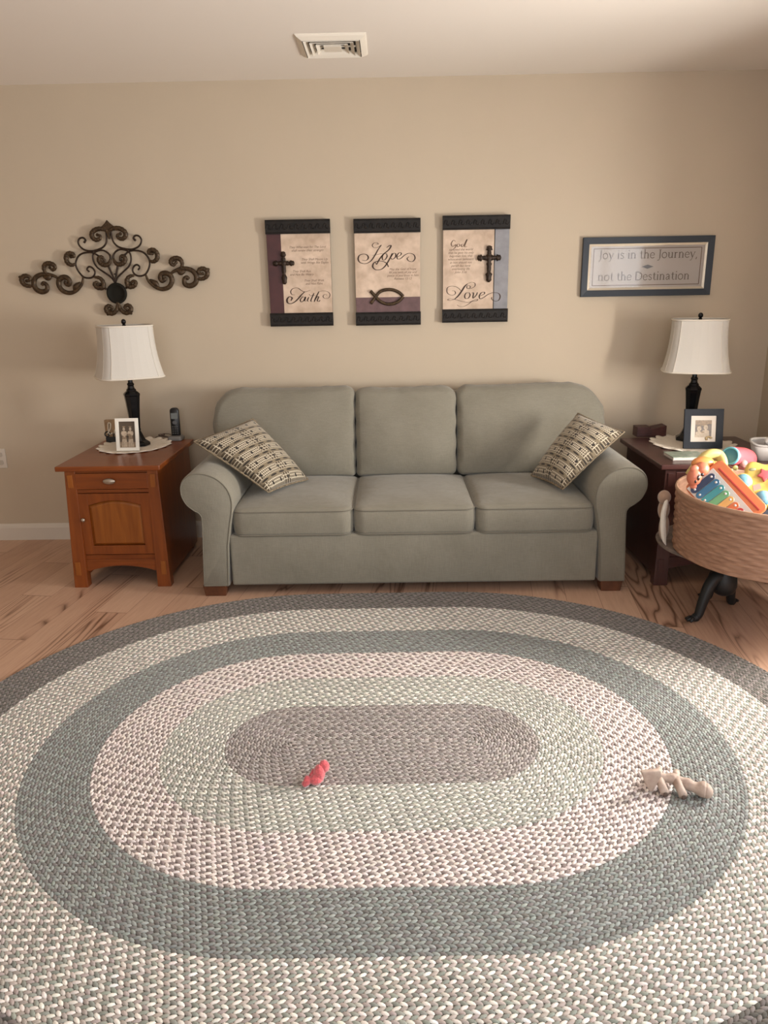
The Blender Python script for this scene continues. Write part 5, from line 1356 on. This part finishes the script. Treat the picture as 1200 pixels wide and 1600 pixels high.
def plush():
    t = thing('plush_toy', 'cream and beige plush tucked against the left outside of the toy basket', 'toy', (1.150, -1.24, 0.345))
    cr = mat('cream_plush', (0.70, 0.64, 0.56), 0.95, bump=0.8, bscale=300, sheen=0.4); bg = mat('beige_plush', (0.36, 0.24, 0.17), 0.95, bump=0.8, bscale=300, sheen=0.4)
    link('ear', mesh(*vf_tube(catmull([(1.158, -1.262, 0.350), (1.146, -1.266, 0.38), (1.136, -1.27, 0.43), (1.132, -1.27, 0.49), (1.138, -1.27, 0.535), (1.144, -1.265, 0.55)], 5), [0.003, 0.004, 0.006, 0.008, 0.010, 0.012, 0.013, 0.014, 0.0145, 0.015, 0.015, 0.015, 0.015, 0.0145, 0.014, 0.014, 0.0135, 0.013, 0.013, 0.012, 0.0115, 0.011, 0.010, 0.008, 0.006, 0.004], 12, flat=0.7)), cr, t, smooth=True)
    link('body', mesh(*join([vf_sphere((1.150, -1.215, 0.548), 0.030, 16, 12, (0.9, 0.9, 1.0)), vf_sphere((1.158, -1.20, 0.49), 0.030, 16, 12, (0.8, 0.9, 1.5)), vf_sphere((1.166, -1.20, 0.41), 0.026, 16, 12, (0.8, 0.9, 2.2))])), bg, t, smooth=True)
plush()

# ------------------------------------------------------------------ things on the rug
RZ = 0.0107
def chew_pink():
    parts = [vf_sphere((-0.227, -2.375, RZ+0.030), 0.021, 16, 12, (0.85, 1.0, 1.35)), vf_sphere((-0.214, -2.365, RZ+0.046), 0.018, 14, 10, (0.9, 0.9, 1.15)), vf_sphere((-0.238, -2.386, RZ+0.017), 0.018, 14, 10, (1.1, 0.9, 0.95)),
             vf_sphere((-0.262, -2.392, RZ+0.017), 0.013, 12, 8, (0.9, 1, 1.25)), vf_sphere((-0.268, -2.396, RZ+0.010), 0.010, 12, 8), vf_tube([(-0.262, -2.39, RZ+0.018), (-0.245, -2.385, RZ+0.015)], 0.009, 8), vf_tube([(-0.255, -2.38, RZ+0.020), (-0.243, -2.370, RZ+0.040)], [0.007, 0.005], 8)]
    V, F = join(parts)
    V = [tuple(Vector(v)+Vector((math.sin(v[1]*900), math.sin(v[2]*800), math.sin(v[0]*850)))*0.0009) for v in V]
    V = [(a, b, max(c, RZ)) for a, b, c in V]
    o = link('fluffy_toy', mesh(V, F), mat('coral_fleece', (0.62, 0.10, 0.115), 0.95, noise=0.3, nscale=150, bump=1.0, bscale=400, sheen=0.6), loc=(-0.24, -2.38, RZ), smooth=True)
    tag(o, 'small coral pink fleece toy lying on the middle of the rug', 'toy')
chew_pink()
def bone():
    m_ = mat('taupe_chew', (0.36, 0.255, 0.205), 0.65, col2=(0.52, 0.41, 0.34), nscale=35, bump=0.4, bscale=150)
    z = RZ
    P = []
    spine = catmull([(0.745, -2.405, z+0.036), (0.775, -2.418, z+0.034), (0.805, -2.425, z+0.034), (0.83, -2.436, z+0.028), (0.855, -2.452, z+0.024), (0.878, -2.462, z+0.024)], 5); n = len(spine)
    P.append(vf_tube(spine, [0.014+0.002*math.sin(i*0.9)+(0.010*(i/(n-1))**4) for i in range(n)], 12))
    P.append(vf_sphere((0.880, -2.463, z+0.022), 0.021, 16, 10, (0.8, 1.1, 1.0)))
    for x, y in ((0.758, -2.412), (0.805, -2.425)):
        P.append(vf_tube([(x, y, z+0.034), (x+0.004, y-0.025, z+0.024), (x+0.006, y-0.050, z+0.014)], [0.015, 0.012, 0.0125], 12))
        P.append(vf_tube([(x, y, z+0.034), (x+0.012, y+0.025, z+0.030), (x+0.020, y+0.045, z+0.024)], [0.013, 0.010, 0.010], 12))
    V, F = join(P); V = [(a, b, max(c, z)) for a, b, c in V]
    t = thing('antler_chew', 'taupe branching chew bone lying at the right side of the rug', 'pet chew', (0.80, -2.43, z))
    link('branch', mesh(V, F), m_, t, smooth=True)
    for x, y in ((0.7645, -2.4665), (0.8115, -2.4795)):
        link('hollow_end', mesh(*vf_sphere((x, y, z+0.012), 0.0075, 10, 6, (1, 0.3, 1))), mat('dark_tip', (0.10, 0.065, 0.05), 0.8), t, smooth=True)  # dark disc set on each branch end
    v, f = vf_loft([[(a, -2.425+d, b) for a, b in [(0.697, z+0.072), (0.752, z+0.078), (0.757, z+0.060), (0.737, z+0.004), (0.728, z+0.003), (0.716, z+0.025)]] for d in (-0.008, 0.008)])
    v = [(a, b-(c-z)*0.1-0.008, c) for a, b, c in v]
    link('flat_tip', bevelled((v, f), 0.004, 2), m_, t, smooth=True)
bone()
